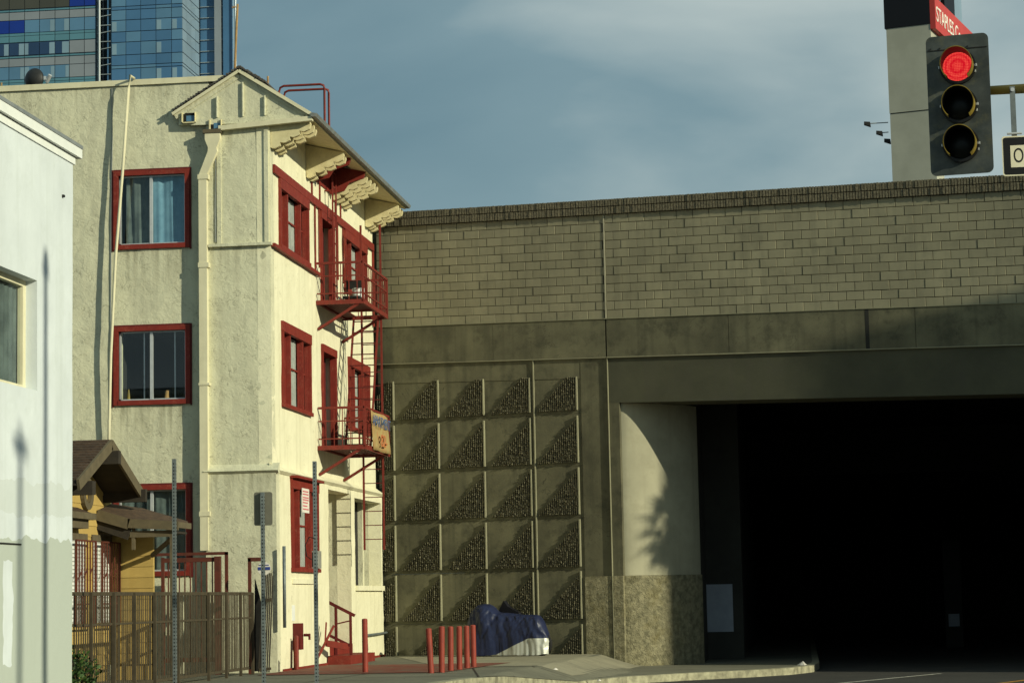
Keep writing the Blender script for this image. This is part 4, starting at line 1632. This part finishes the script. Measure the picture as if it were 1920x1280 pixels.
# windows with security bars
for (y0, y1) in ((41.75, 42.85), (40.2, 41.35)):
    m = MB()
    m.box(XH + .018, XH + .05, y0 - .08, y1, 2.62, 2.74)
    wn = m.build('window', 'brown_trim', yh)
    MB().box(XH + .018, XH + .024, y0, y1 - .05, 1.1, 2.62).build('pane', 'curtain_pale', wn)
    for q in range(20):
        zz = 1.14 + q * .073
        MB().box(XH + .026, XH + .034, y0 + .02, y1 - .07, zz, zz + .05).build('blind_slat', 'white_trim', wn)
    bars = thing('security_grille', (XH + .2, y0, 1.1), 'dark red security grille over the %s window of the yellow house' % ('right' if y0 > 41 else 'left'), 'grille')
    for q in range(8):
        y = y0 + (y1 - y0) * q / 7
        MB().bar((XH + .20, y, 1.05), (XH + .20, y, 2.60), .022 if 0 < q < 7 else .04).build('bar', 'gate_red', bars)
    for z in (1.05, 1.45, 2.60):
        MB().bar((XH + .20, y0, z), (XH + .20, y1, z), .03).build('crossbar', 'gate_red', bars)
    for q in range(3):
        y = y0 + (y1 - y0) * (q + 1) / 4
        MB().bar((XH + .20, y - .07, 1.95), (XH + .20, y + .07, 2.1), .016).build('scroll', 'gate_red', bars)
# porch roof
porch = MB()
porch.add([(-13.18, 42.0, 3.20), (-12.56, 42.0, 3.03), (-11.60, 42.0, 2.955), (-11.66, 42.85, 2.99), (-12.55, 42.9, 3.26), (-13.18, 42.9, 3.36), (-13.18, 42.95, 2.95), (-11.66, 42.95, 2.92)],
          [(0, 1, 4, 5), (1, 2, 3, 4), (5, 4, 3, 7, 6), (2, 7, 3)])
porch.build('porch_roof', 'shingle', yh)
m = MB()
m.bar((-12.58, 42.0, 2.945), (-11.60, 42.0, 2.875), .05, .17)
m.bar((-13.18, 42.0, 3.12), (-12.56, 42.0, 2.93), .05, .20)
m.box(-11.66, -11.61, 42.05, 42.95, 2.84, 2.95)
m.build('porch_fascia', 'brown_trim', yh)
m = MB()
m.bar((-13.18, 42.06, 2.98), (-12.56, 42.06, 2.76), .05, .26)
m.box(-13.18, -11.68, 42.1, 42.88, 2.74, 2.78)
m.build('porch_soffit', 'dark_brown', yh)
MB().box(-12.56, -11.75, 42.06, 42.16, 2.68, 2.80).build('porch_beam', 'brown_trim', yh)
MB().bar((-12.5, 42.1, 2.45), (-12.5, 42.1, 2.9), .06).build('porch_strut', 'brown_trim', yh)
MB().bar((-11.75, 42.1, 0), (-11.75, 42.1, 2.8), .08).build('porch_post', 'brown_trim', yh)
MB().bar((-12.36, 42.85, 2.35), (-11.8, 42.15, 2.62), .05, .08).build('porch_strut', 'brown_trim', yh)

# ================================================================== FENCES AND GATES
fn = thing('picket_fence', (-11.0, 40, 0), 'long brown metal picket fence in front of the yellow house', 'fence')
XF = -11.0
FY0, FY1 = 31.0, 45.17
pk = MB().box(-.006, .006, -.018, .018, 0, 1.50)
pme = pk.mesh('picket', 'fence_brown')
y = FY0
k = 0
while y < FY1:
    inst('picket', pme, (XF + rr.uniform(-.006, .006), y + rr.uniform(-.006, .006), .10), fn)
    y += .112
    k += 1
for z, h in ((1.60, .06), (1.12, .035), (.13, .05)):
    MB().box(XF - .02, XF + .022, FY0, FY1, z - h / 2, z + h / 2).build('rail', 'fence_brown', fn)
for y in (33.4, 34.63, 35.82, 36.97, 38.16, 39.64, 41.72, 43.03, 44.16, 45.15):
    MB().box(XF + .015, XF + .065, y - .03, y + .03, -.02, 1.62).build('post', 'fence_brown', fn)
# inner mesh screen behind the pickets at the far half
gd = thing('side_gate', (-12.3, 45.4, 0), 'tall brown barred gate in front of the cream side wall', 'gate')
for x in (-13.1, -12.87, -11.73, -11.55):
    MB().bar((x, 45.4, 0), (x, 45.4, 2.44 if x in (-13.1, -11.55) else 2.36), .06 if x != -11.73 else .12).build('post', 'gate_red', gd)
MB().bar((-13.13, 45.4, 2.42), (-11.52, 45.4, 2.42), .06, .06).build('rail', 'gate_red', gd)
MB().bar((-12.87, 45.4, 2.30), (-11.73, 45.4, 2.30), .05, .09).build('rail', 'gate_red', gd)
MB().bar((-12.87, 45.4, .3), (-11.73, 45.4, .3), .05, .09).build('rail', 'gate_red', gd)
for q in range(9):
    x = -12.87 + 1.14 * (q + 1) / 10
    MB().bar((x, 45.4, .3), (x, 45.4, 2.3), .022).build('bar', 'gate_red', gd)
cg = thing('corner_gate', (-10.9, 45.3, 0), 'narrow red-brown gate frame between the fence and the building corner', 'gate')
MB().bar((-11.05, 45.3, 0), (-11.05, 45.3, 2.30), .06).build('post', 'gate_red', cg)
MB().bar((-10.78, 45.3, 0), (-10.78, 45.3, 2.30), .06).build('post', 'gate_red', cg)
MB().bar((-11.08, 45.3, 2.28), (-10.75, 45.3, 2.28), .06, .08).build('rail', 'gate_red', cg)
gl = thing('leaning_panel', (-10.65, 45.0, 0), 'dark slatted fence panel leaning against the building corner', 'fence panel')
for q in range(6):
    x = -10.745 + q * .036
    MB().bar((x + .03 * q / 6, 44.75, .05), (x - .02, 45.35, 2.0 if q < 5 else 1.95), .026, .02).build('slat', 'dark_brown', gl)
MB().bar((-10.76, 45.12, 1.45), (-10.56, 45.12, 1.47), .05, .07).build('batten', 'fence_brown', gl)
MB().bar((-10.74, 44.76, .10), (-10.50, 44.76, .12), .04, .05).build('batten', 'fence_brown', gl)
dk = MB()
dk.prism([(-11.02, 45.45, .05), (-10.80, 45.45, .05), (-10.80, 45.45, 1.2), (-10.98, 45.45, 1.9)], (0, .03, 0))
tag(dk.build('dark_board', 'dark_steel'), 'dark board standing inside the corner gate', 'board')
sg = thing('round_sticker_sign', (-10.66, 44.95, 1.95), 'small round white sign with a blue band on the corner gate', 'sign')
m = MB().ring((-10.67, 44.95, 2.09), 0.001, .135, 0, .008, 20)
m.build('disc', 'paper_white', sg)
MB().box(-10.795, -10.545, 44.94, 44.948, 2.06, 2.12).build('band', 'sticker_blue', sg)
m = MB().box(-10.77, -10.57, 44.94, 44.948, 2.15, 2.165)
m.build('print_line', 'sticker_blue', sg)
tag(MB().tube([(-10.50, 46.0, .9), (-10.50, 46.0, 2.55)], .035, 10).build('grey_conduit', 'galvanised', smooth=True), 'shiny grey conduit on the cream building corner', 'pipe')


# ---- perforated sign posts
def sign_post(name, x, y, zt, label):
    p = thing(name, (x, y, 0), label, 'post', 'perforated sign posts')
    w = .0255
    m = MB().box(x - w, x + w, y - w, y + w, -.05, zt)
    tu = m.build('tube', 'galvanised', p)
    h = MB()
    z = .10
    while z < zt - .03:
        h.box(x - .009, x + .009, y - w - .002, y - w - .0005, z, z + .018)
        h.box(x + w + .0005, x + w + .002, y - .009, y + .009, z, z + .018)
        z += .0508
    o = h.build('perforations', 'dark_hole', p)
    o['kind'] = 'stuff'
    return p


sign_post('sign_post', -8.90, 32.0, 3.48, 'bare perforated metal post in front of the brown picket fence')
s2 = sign_post('sign_post', -7.61, 32.0, 2.97, 'perforated metal post carrying the back of a grey sign')
sign_post('sign_post', -6.85, 32.0, 3.39, 'tall bare perforated metal post in front of the ground floor window')
m = MB()
pts = []
x0, x1, z0, z1, r = -7.745, -7.475, 2.50, 2.975, .035
for cx, cz, a0 in ((x1 - r, z1 - r, 0), (x0 + r, z1 - r, 90), (x0 + r, z0 + r, 180), (x1 - r, z0 + r, 270)):
    for q in range(5):
        t = R(a0 + q * 22.5)
        pts.append((cx + r * math.cos(t), 31.955, cz + r * math.sin(t)))
m.prism(pts, (0, .004, 0))
tag(MB().prism([(p[0], 32.030, p[2]) for p in pts], (0, .004, 0)).build('sign_plate', 'sign_back'), 'grey back of a small rounded sign on a post', 'sign')
m = MB().tube([(-6.90, 31.97, 2.0), (-6.97, 31.96, 2.05), (-6.99, 31.96, 2.2), (-6.93, 31.96, 2.32), (-6.86, 31.96, 2.3)], .008, 6)
tag(m.build('cable_lock', 'signal_black'), 'black cable looped on the tall bare post', 'cable')

# ---- bollards
bol = [(-8.68, 45.13, 1.06, 0), (-7.20, 44.15, .86, 2.5), (-7.03, 44.37, .89, -1), (-6.98, 45.2, .875, -.6), (-6.91, 45.9, .87, -.4), (-6.88, 46.75, .865, 0), (-6.85, 47.5, .87, .3)]
desc = ['tallest red bollard standing alone near the building entrance', 'leaning red bollard at the near end of the row of six', 'second red bollard from the leaning end of the row',
        'third red bollard from the leaning end of the row', 'fourth red bollard from the leaning end of the row', 'fifth red bollard from the leaning end of the row',
        'sixth red bollard nearest the covered motorcycle']
for (x, y, h, tilt), lb in zip(bol, desc):
    r = .058
    m = MB()
    T = Matrix.Translation((x, y, -.02)) @ Matrix.Rotation(R(-tilt), 4, 'Y')
    n = 16
    vs = []
    prof_ = [(r, 0), (r, h), (r * .93, h + .012), (r * .5, h + .022)]
    for (rad, zz) in prof_:
        for k_ in range(n):
            t = 2 * math.pi * k_ / n
            vs.append(T @ Vector((rad * math.cos(t), rad * math.sin(t), zz)))
    fs = [(i * n + k_, i * n + (k_ + 1) % n, (i + 1) * n + (k_ + 1) % n, (i + 1) * n + k_) for i in range(3) for k_ in range(n)]
    fs.append(tuple(range(3 * n, 4 * n)))
    m.add(vs, fs)
    tag(m.build('bollard', 'bollard_red', smooth=False), lb, 'bollard', 'red bollards')

# ================================================================== COVERED MOTORCYCLE
mc_o = W(2.98, 1.15, 0)
mc = bpy.data.objects.new('covered_motorcycle', None)
col.objects.link(mc)
mc.location = mc_o
mc.rotation_euler = (0, 0, math.atan2(WR.y, WR.x))
tag(mc, 'motorcycle under a navy and silver cover parked before the patterned wall', 'motorcycle')
HP = [(0, .70), (.04, .86), (.15, 1.10), (.33, 1.25), (.55, 1.285), (.70, 1.22), (.86, 1.07), (1.18, 1.045), (1.55, 1.0), (1.93, .99), (2.05, .82), (2.15, .60), (2.19, .38), (2.2, .30)]
HW = [(0, .10), (.08, .20), (.3, .36), (.55, .38), (.9, .30), (1.5, .27), (1.95, .24), (2.12, .17), (2.2, .07)]


def lerp(tab, u):
    for a, b in zip(tab, tab[1:]):
        if a[0] <= u <= b[0]:
            return a[1] + (b[1] - a[1]) * (u - a[0]) / (b[0] - a[0])
    return tab[-1][1]


nu, nv = 90, 56
vs, fs = [], []
for i in range(nu + 1):
    u = 2.2 * i / nu
    h = sum(lerp(HP, min(2.2, max(0, u + q * .02))) for q in (-2, -1, 0, 1, 2)) / 5
    w = lerp(HW, u)
    for j in range(nv + 1):
        v = -1 + 2 * j / nv
        a = v * math.pi / 2
        y = w * (1 if a > 0 else -1) * abs(math.sin(a)) ** .62
        z = h * max(0, math.cos(a)) ** .42
        fl = 1 - z / max(h, .01)
        y *= 1 + .10 * fl
        wr = .034 * mnoise.noise(Vector((u * 4.5 + z * 1.8, z * 1.1, 3.3 + (5 if v > 0 else 0)))) + .042 * (.35 - abs(mnoise.noise(Vector((u * 7 - z * 3.5, z * 1.6, 8.1))))) + .026 * (.35 - abs(mnoise.noise(Vector((u * 5 + z * 5.5, z * 2.2, 4.7))))) + .012 * mnoise.noise(Vector((u * 20 + z * 5, z * 4, 1.1)))
        side = min(1, abs(v) * 3) * min(1, (h - z) / .12 + .25)
        y += wr * (1.35 if v > 0 else -1.35) * side
        uu = u + .03 * mnoise.noise(Vector((u * 3, z * 4, v * 2)))
        zlo = .03 + .05 * max(0, mnoise.noise(Vector((u * 4, 0, 2))))
        vs.append((uu, y, max(z, zlo if abs(v) > .97 else .0) + .008 * mnoise.noise(Vector((u * 8, y * 8, 0)))))
for i in range(nu):
    for j in range(nv):
        k_ = i * (nv + 1) + j
        fs.append((k_, k_ + 1, k_ + nv + 2, k_ + nv + 1))
WL[mc] = Vector((0, 0, 0))
m = MB()
m.add(vs, fs)
cv = m.build('cover', 'cover_cloth', mc, smooth=True)
m = MB()
m.prism([(.62, .38, 1.0), (.82, .38, 1.345), (.93, .38, 1.20), (1.22, .38, 1.05), (1.22, .38, .9)], (.03, .10, 0))
m.build('black_flap', 'cover_black', mc)
for u in (.38, 1.98):
    m = MB()
    n, n2 = 24, 8
    vs, fs = [], []
    for a in range(n):
        t = 2 * math.pi * a / n
        for b_ in range(n2):
            q = 2 * math.pi * b_ / n2
            rr_ = .24 + .05 * math.cos(q)
            vs.append((u + rr_ * math.cos(t), .05 * math.sin(q), .29 + rr_ * math.sin(t)))
    for a in range(n):
        for b_ in range(n2):
            fs.append((a * n2 + b_, ((a + 1) % n) * n2 + b_, ((a + 1) % n) * n2 + (b_ + 1) % n2, a * n2 + (b_ + 1) % n2))
    m.add(vs, fs)
    m.build('wheel', 'tyre', mc, smooth=True)
MB().box(.4, 1.9, -.10, .10, .3, .75).build('frame', 'tyre', mc)

# ================================================================== TRAFFIC SIGNAL
SC = Vector((1.675, 22.6, 0))
ts = bpy.data.objects.new('traffic_signal', None)
col.objects.link(ts)
ts.location = (1.816, 24.5, 5.79)
ts.scale = (1.084, 1.084, 1.084)
ts.rotation_euler = (0, 0, R(-9))
WL[ts] = Vector((0, 0, 0))
tag(ts, 'three-section traffic signal showing red on a dark backplate', 'traffic light')


def rrect(x0, x1, z0, z1, r, y):
    pts = []
    for cx, cz, a0 in ((x1 - r, z1 - r, 0), (x0 + r, z1 - r, 90), (x0 + r, z0 + r, 180), (x1 - r, z0 + r, 270)):
        for q in range(6):
            t = R(a0 + q * 18)
            pts.append((cx + r * math.cos(t), y, cz + r * math.sin(t)))
    return pts


MB().prism(rrect(-.305, .305, 0, 1.40, .06, .02), (0, .006, 0)).build('backplate', 'signal_plate', ts)
MB().box(-.29, .29, .012, .018, 1.255, 1.262).build('plate_seam', 'dark_steel', ts)
for q in range(5):
    MB().ring((-.26 + q * .09, .012, 1.275), .001, .008, 0, .006, 8).build('rivet', 'dark_steel', ts)
for zc, on in ((1.075, True), (.685, False), (.295, False)):
    hb = MB().box(-.17, .17, .03, .22, zc - .175, zc + .175).build('section', 'signal_yellow', ts)
    MB().ring((0, -.01, zc), .150, .178, -.02, .03, 32).build('door_rim', 'signal_black', hb)
    n = 28
    vs, fs = [], []
    for k_ in range(n + 1):          # tunnel visor, open at the bottom, longer at the top
        t = R(-50 + 280 * k_ / n)
        ln_ = -.24 + .09 * (1 - math.sin(t)) / 2
        for (r, yy) in ((.158, .0), (.158, ln_), (.151, ln_), (.151, .0)):
            vs.append((r * math.cos(t), yy, zc + r * math.sin(t)))
    for k_ in range(n):
        a = k_ * 4
        fs += [(a, a + 4, a + 5, a + 1), (a + 1, a + 5, a + 6, a + 2)]
    m = MB()
    m.add(vs, fs)
    m.build('visor', 'signal_yellow', hb)
    m = MB()
    fs = []
    for k_ in range(n):
        a = k_ * 4
        fs += [(a + 2, a + 6, a + 7, a + 3)]
    m.add([(x * .992, y_ + .001, zc + (z_ - zc) * .992) for (x, y_, z_) in vs], fs)
    m.build('visor_lining', 'signal_black', hb)
    vs, fs = [(0, -.03, zc)], []
    for i in range(1, 5):
        for k_ in range(24):
            t = 2 * math.pi * k_ / 24
            r = .148 * i / 4
            vs.append((r * math.cos(t), -.03 + .035 * (i / 4) ** 2, zc + r * math.sin(t)))
    for k_ in range(24):
        fs.append((0, 1 + k_, 1 + (k_ + 1) % 24))
    for i in range(3):
        for k_ in range(24):
            a, b_ = 1 + i * 24 + k_, 1 + i * 24 + (k_ + 1) % 24
            fs.append((a, b_, b_ + 24, a + 24))
    m = MB()
    m.add(vs, fs)
    m.build('lens', 'led_red' if on else 'lens_dark', hb, smooth=True)
    for t in (R(90), R(0), R(-20), R(180)):
        MB().box(.175 * math.cos(t) - .012, .175 * math.cos(t) + .012, -.03, .0, zc + .175 * math.sin(t) - .012, zc + .175 * math.sin(t) + .012).build('latch', 'alu', hb)
ma = thing('signal_mast', (8.2, 24.95, -.45), 'yellowish mast arm and pole holding the traffic signal', 'mast')
MB().tube([(1.55, 24.88, 6.755), (5.0, 24.88, 6.79), (8.2, 24.88, 6.87)], .045, 12, .10).build('arm', 'arm_yellow', ma, smooth=True)
MB().tube([(8.2, 24.88, -.45), (8.2, 24.88, 7.2)], .14, 14, .11).build('pole', 'arm_yellow', ma, smooth=True)
MB().box(1.76, 1.88, 24.70, 24.88, 6.65, 6.86).build('bracket', 'galvanised', ma)
ow = thing('one_way_sign', (2.76, 24.82, 5.8), 'black one way sign with white arrow hanging from the mast arm', 'sign')
y = 24.80
xs0, xs1 = 2.27, 3.25
MB().prism(rrect(xs0, xs1, 5.80, 6.235, .03, y), (0, .005, 0)).build('border', 'sign_white', ow)
MB().prism(rrect(xs0 + .015, xs1 - .015, 5.815, 6.22, .025, y - .003), (0, .0025, 0)).build('plate', 'sign_black', ow)
MB().prism([(2.357, y - .006, 5.892), (2.93, y - .006, 5.892), (2.93, y - .006, 5.843), (3.20, y - .006, 6.012), (2.93, y - .006, 6.18), (2.93, y - .006, 6.131), (2.357, y - .006, 6.131)], (0, .0025, 0)).build('arrow', 'sign_white', ow)
text('ONE WAY', .225, 'letter_black', ow, (2.385, y - .0075, 6.012), (R(90), 0, 0), sx=.62, align='LEFT', depth=.0005)
MB().box(2.38, 2.435, 24.80, 24.825, 6.235, 6.78).build('strap', 'galvanised', ow)
MB().ring((2.407, 24.78, 6.74), .001, .022, 0, .02, 10).build('bolt', 'alu', ow)
MB().tube([(2.33, 24.79, 6.26), (2.485, 24.79, 6.26)], .013, 8).build('bolt', 'alu', ow)

# street light and utility pole out of the picture on the right (their shadows fall on the white wall)
sp_ = thing('street_light', (6.5, 19.25, -.45), 'tall grey street light pole out of the picture on the right', 'street light')
MB().tube([(6.5, 19.25, -.45), (6.5, 19.25, 12.3)], .10, 12, .06).build('pole', 'galvanised', sp_, smooth=True)
MB().tube([(6.5, 19.25, 12.3), (6.5, 19.25, 12.6)], .12, 12, .06).build('lamp_head', 'galvanised', sp_)
up_ = thing('utility_pole', (14.0, 14.15, -.45), 'wooden utility pole with crossarm out of the picture on the right', 'pole')
MB().tube([(14, 14.15, -.45), (14, 14.15, 13.4)], .09, 10, .06).build('pole', 'wood_pole', up_, smooth=True)
MB().bar((13.9, 13.95, 13.15), (14.1, 14.35, 13.15), .1, .16).build('crossarm', 'wood_pole', up_)

# building across the street that shades the underpass mouth (out of the picture)
ob = thing('corner_building', (50, 32, -.45), 'plain grey office block out of the picture on the right', 'building')
FPT = [(31.3, 37.65), (62, 37.65), (62, 24), (48.8, 27.95)]  # unseen block's footprint, shaped so its roof shadow rises along the lintel
MB().prism([(x, y_, -.45) for x, y_ in FPT], (0, 0, 20.55)).build('walls', 'concrete_light', ob)
for f_ in range(5):
    for q in range(8):
        MB().box(33.0 + q * 3.5, 34.9 + q * 3.5, 37.65, 37.69, 1.2 + f_ * 3.7, 3.0 + f_ * 3.7).build('window', 'tower_dark', ob)

# ================================================================== SIGN PYLON BEHIND THE OVERPASS
py = bpy.data.objects.new('sign_pylon', None)
col.objects.link(py)
py.location = (6.6, 150, -.45)
py.rotation_euler = (0, 0, R(-16.6))
WL[py] = Vector((0, 0, 0))
tag(py, 'tall pale concrete sign pylon with black top and red side panel', 'sign pylon')
PWd = 2.95
MB().box(0.02, PWd, 0, 2.2, 0, 32.9).build('lower_shaft', 'pylon_grey', py)
MB().box(0, PWd, -.05, 2.2, 32.95, 38.6).build('upper_shaft', 'pylon_grey', py)
MB().box(-.10, PWd, -.10, 3.0, 38.62, 46).build('black_box', 'pylon_black', py)
SGN = MB().box(PWd, PWd + .35, -.08, 12.0, 38.25, 40.4).build('red_panel', 'pylon_red', py)
text('STAPLES Center', 1.45, 'letter_white', py, (PWd + .36, .12, 39.25), (R(90), 0, R(90)), align='LEFT', sx=.95, depth=.02)
MB().box(PWd + .02, PWd + .3, 3.0, 6.0, 40.42, 45).build('upper_panel', 'pylon_black', py)
MB().box(PWd + .02, PWd + .3, 6.0, 8.2, 40.42, 45).build('upper_panel', 'tower_side', py)
# floodlights on the left of the pylon
fl_ = thing('floodlights', (5.0, 150.5, 20), 'three small floodlights on thin arms left of the pylon', 'floodlight')
for (x, z) in ((5.08, 31.95), (5.85, 31.3), (6.35, 30.75)):
    MB().tube([(6.5, 150.5, z + .06), (x + .15, 150.5, z + .04)], .035, 6).build('arm', 'grey_metal', fl_)
    m = MB()
    m.hexa([(x - .15, 150.3, z - .02), (x + .28, 150.3, z - .18), (x + .28, 150.7, z - .18), (x - .15, 150.7, z - .02), (x - .15, 150.3, z + .16), (x + .24, 150.3, z + .12), (x + .24, 150.7, z + .12), (x - .15, 150.7, z + .16)])
    m.build('lamp', 'dark_steel', fl_)

# ================================================================== GLASS TOWER
tw = thing('glass_tower', (-95, 310, -.45), 'tall blue glass hotel tower behind the cream building', 'tower')
YT = 300.0
MB().box(-125, -94.25, YT + .12, 340, -.4, 100).build('core', 'tower_seam', tw)
MB().box(-92.2, -82.18, YT + .12, 309, -.4, 100).build('core', 'tower_seam', tw)
xcols = [-115.6, -113.4, -111.2, -109.0, -106.72, -104.5, -102.36, -100.15, -98.09, -95.96, -94.29]
period = 6.55
bands = []       # (z0, z1, kind) from the top down
for rep in range(-1, 4):
    o = -period * rep
    bands += [(83.36 + o, 82.28 + o, 'grey'), (82.20 + o, 80.46 + o, 'win'), (80.38 + o, 80.04 + o, 'tealthin'), (79.98 + o, 79.14 + o, 'teal'),
              (79.02 + o, 77.30 + o, 'win'), (77.14 + o + .0, 76.92 + o, 'thin')]
rt = random.Random(11)
tmesh = {}


def pane(x0, x1, z0, z1, mat, y=YT):
    key = (round(x1 - x0, 2), round(z1 - z0, 2), mat)
    if key not in tmesh:
        tmesh[key] = MB().box(0, x1 - x0, 0, .1, 0, z1 - z0).mesh('pane', mat)
    return inst('pane', tmesh[key], (x0, y, z0), tw)


for (zt, zb, kind) in bands:
    if zb > 95 or zt < 68:
        continue
    for x0, x1 in zip(xcols, xcols[1:]):
        a, b_ = x0 + .05, x1 - .05
        last = x1 > -96.5
        if kind == 'win':
            if zb > 83:
                pane(a, b_, zb, zt, 'tower_brown' if not last else 'tower_royal')
            elif x1 <= -104.4 and zb > 80:
                pane(a, b_, zb, zt, 'tower_royal')
            elif last:
                pane(a, b_, zb, zt, 'tower_mid' if zb > 79 else 'tower_grey')
            else:
                pane(a, b_, zb, zt, 'tower_mid' if zb > 79.5 or zb < 77 else 'tower_dark')
                # drawn curtains beside the glass
                cw = (b_ - a) * rt.choice((.25, .35, .5, .3))
                if rt.random() < .85:
                    if rt.random() < .5:
                        pane(a, a + cw, zb + .02, zt - .1, 'tower_pale', YT - .02)
                    else:
                        pane(b_ - cw, b_, zb + .02, zt - .1, 'tower_pale', YT - .02)
        else:
            pane(a, b_, zb, zt, {'grey': 'tower_grey', 'teal': 'tower_teal', 'tealthin': 'tower_teal', 'thin': 'tower_teal'}[kind])
# right block
xr = [-92.12, -90.05, -87.95, -85.8, -83.6, -82.08]
zr = [86.5, 84.9, 83.42, 82.94, 81.5, 79.86, 78.4, 76.6, 75.15, 74.7, 73.0, 71.4, 70]
for zt, zb in zip(zr, zr[1:]):
    for i, (x0, x1) in enumerate(zip(xr, xr[1:])):
        pane(x0 + .04, x1 - .04, zb + .05, zt - .05, rt.choice(('tower_blue', 'tower_blue', 'tower_mid')))
        if abs((zt - zb) - 1.64) < .1 or abs((zt - zb) - 1.8) < .1:
            if i in (0, 3, 4) and rt.random() < .8:
                pane(x0 + .1, x0 + .75, zb + .1, zt - .2, 'tower_pale', YT - .02)
    # side face, receding
    for i in range(4):
        y0, y1 = YT + .1 + i * 2.2, YT + .1 + (i + 1) * 2.2
        me = tmesh.setdefault(('side', round(zt - zb, 2)), MB().box(0, .1, 0, 2.12, 0, zt - zb - .12).mesh('pane', 'tower_side'))
        inst('pane', me, (-82.16, y0 + .04, zb + .06), tw)
# dark slot, pipes and fins
MB().box(-94.2, -92.25, YT + 3, YT + 3.2, -.4, 100).build('slot', 'tower_seam', tw)
MB().tube([(-93.75, YT - .2, -.4), (-93.75, YT - .2, 100)], .16, 10).build('fin', 'tower_steel', tw)
for i in range(20):
    z = 66 + i * 1.15
    MB().bar((-94.2, YT + .1, z), (-92.2, YT + .1, z + (.0 if i % 2 else .3)), .08).build('strut', 'tower_steel', tw)
MB().box(-92.75, -92.6, YT + .2, YT + .4, -.4, 100).build('fin', 'tower_blue', tw)
MB().box(-83.5, -78.6, YT + 9.5, YT + 16, -.4, 100).build('rear_block', 'tower_side', tw)
MB().box(-82.0, -79.7, YT + 9.3, YT + 9.48, -.4, 100).build('rear_glass', 'tower_blue', tw)
MB().box(-78.6, -77.3, YT + 8.8, YT + 9.4, -.4, 100).build('rear_glass', 'tower_blue', tw)
for i in range(14):
    z = 66 + i * 1.6
    MB().box(-82.0, -77.2, YT + 9.1, YT + 9.28, z, z + .07).build('louvre', 'tower_steel', tw)
MB().tube([(-76.7, YT + 8.4, -.4), (-76.7, YT + 8.4, 100)], .16, 10).build('fin', 'tower_pale', tw)
MB().box(-79.8, -78.9, YT + 8.6, YT + 9.0, -.4, 100).build('fin', 'tower_grey', tw)

# ================================================================== BUSH
bs = thing('bush', (-10.75, 33.6, 0), 'small leafy green bush at the foot of the picket fence', 'bush')
rb = random.Random(21)
m = MB()
for i in range(900):
    while True:
        p = Vector((rb.uniform(-1, 1), rb.uniform(-1, 1), rb.uniform(-1, 1)))
        if .3 < p.length < 1:
            break
    f_ = 1 + .35 * mnoise.noise(p * 2.2)
    c = Vector((-10.80, 33.35, .36)) + Vector((p.x * .30, p.y * .62, p.z * .42)) * f_
    if c.z < .02:
        continue
    a = Vector((rb.uniform(-1, 1), rb.uniform(-1, 1), rb.uniform(-.3, 1))).normalized()
    t = a.orthogonal().normalized()
    s = rb.uniform(.025, .05)
    b_ = a.cross(t)
    m.add([c - t * s, c + b_ * s * .5, c + t * s * 1.2, c - b_ * s * .5], [(0, 1, 2, 3)])
o = m.build('foliage', 'leaf', bs)
o['kind'] = 'stuff'
m = MB()
for i in range(7):
    m.tube([(-10.75, 33.6, 0), (-10.75 + rb.uniform(-.2, .2), 33.6 + rb.uniform(-.5, .5), .7)], .012, 5, .004)
m.build('stem', 'dark_brown', bs)

# ================================================================== PALM out of the picture on the right (frond shadows reach the abutment)
pl = thing('palm_tree', (12.7, 48.35, -.45), 'fan palm out of the picture on the right', 'tree')
PC = Vector((12.7, 48.35, 9.75))
MB().tube([(12.7, 48.35, -.45), (12.75, 48.35, 6), PC], .20, 10, .14).build('trunk', 'brown_trim', pl, smooth=True)
m = MB()
rp_ = random.Random(4)
for i in range(40):
    az = 2 * math.pi * (i * .618 % 1)
    el = 1.2 - 2.35 * i / 39
    dv = Vector((math.cos(az) * math.cos(el), math.sin(az) * math.cos(el), math.sin(el)))
    sd = dv.cross(Vector((0, 0, 1))).normalized()
    stem = PC + dv * rp_.uniform(.45, .62)
    m.bar(PC, stem, .03)
    for q in range(9):
        t = (q - 4) / 4 * 1.0
        d2 = (dv * math.cos(t) + sd * math.sin(t)).normalized()
        tip = stem + d2 * (.75 - .2 * abs(t)) + Vector((0, 0, -.12 * abs(t) - .1))
        w_ = d2.cross(dv.cross(sd)).normalized() * .05
        m.add([stem, (stem + tip) / 2 + w_, tip, (stem + tip) / 2 - w_], [(0, 1, 2, 3)])
m.build('crown', 'leaf', pl)

# ---- litter on the pavement
for (x, y_, w_, lb) in ((-5.2, 47.9, .07, 'tiny white paper scrap on the pavement right of the bollards'), (-4.2, 46.9, .06, 'tiny white paper scrap lying near the kerb'),
                        (-.1, 55.0, .16, 'crumpled pale rubbish at the kerb in the underpass mouth')):
    z_ = ground_z(x, y_) + .004
    m = MB()
    rl = random.Random(int(x * 10))
    vs = [(x + math.cos(t) * w_ * rl.uniform(.6, 1), y_ + math.sin(t) * w_ * rl.uniform(.6, 1.2), z_) for t in (0, 1, 2, 3, 4, 5)]
    m.add(vs + [(x + .01, y_, z_ + w_ * .6)], [(i, (i + 1) % 6, 6) for i in range(6)] + [(5, 4, 3, 2, 1, 0)])
    tag(m.build('litter', 'paper_white'), lb, 'litter', 'litter on the pavement')
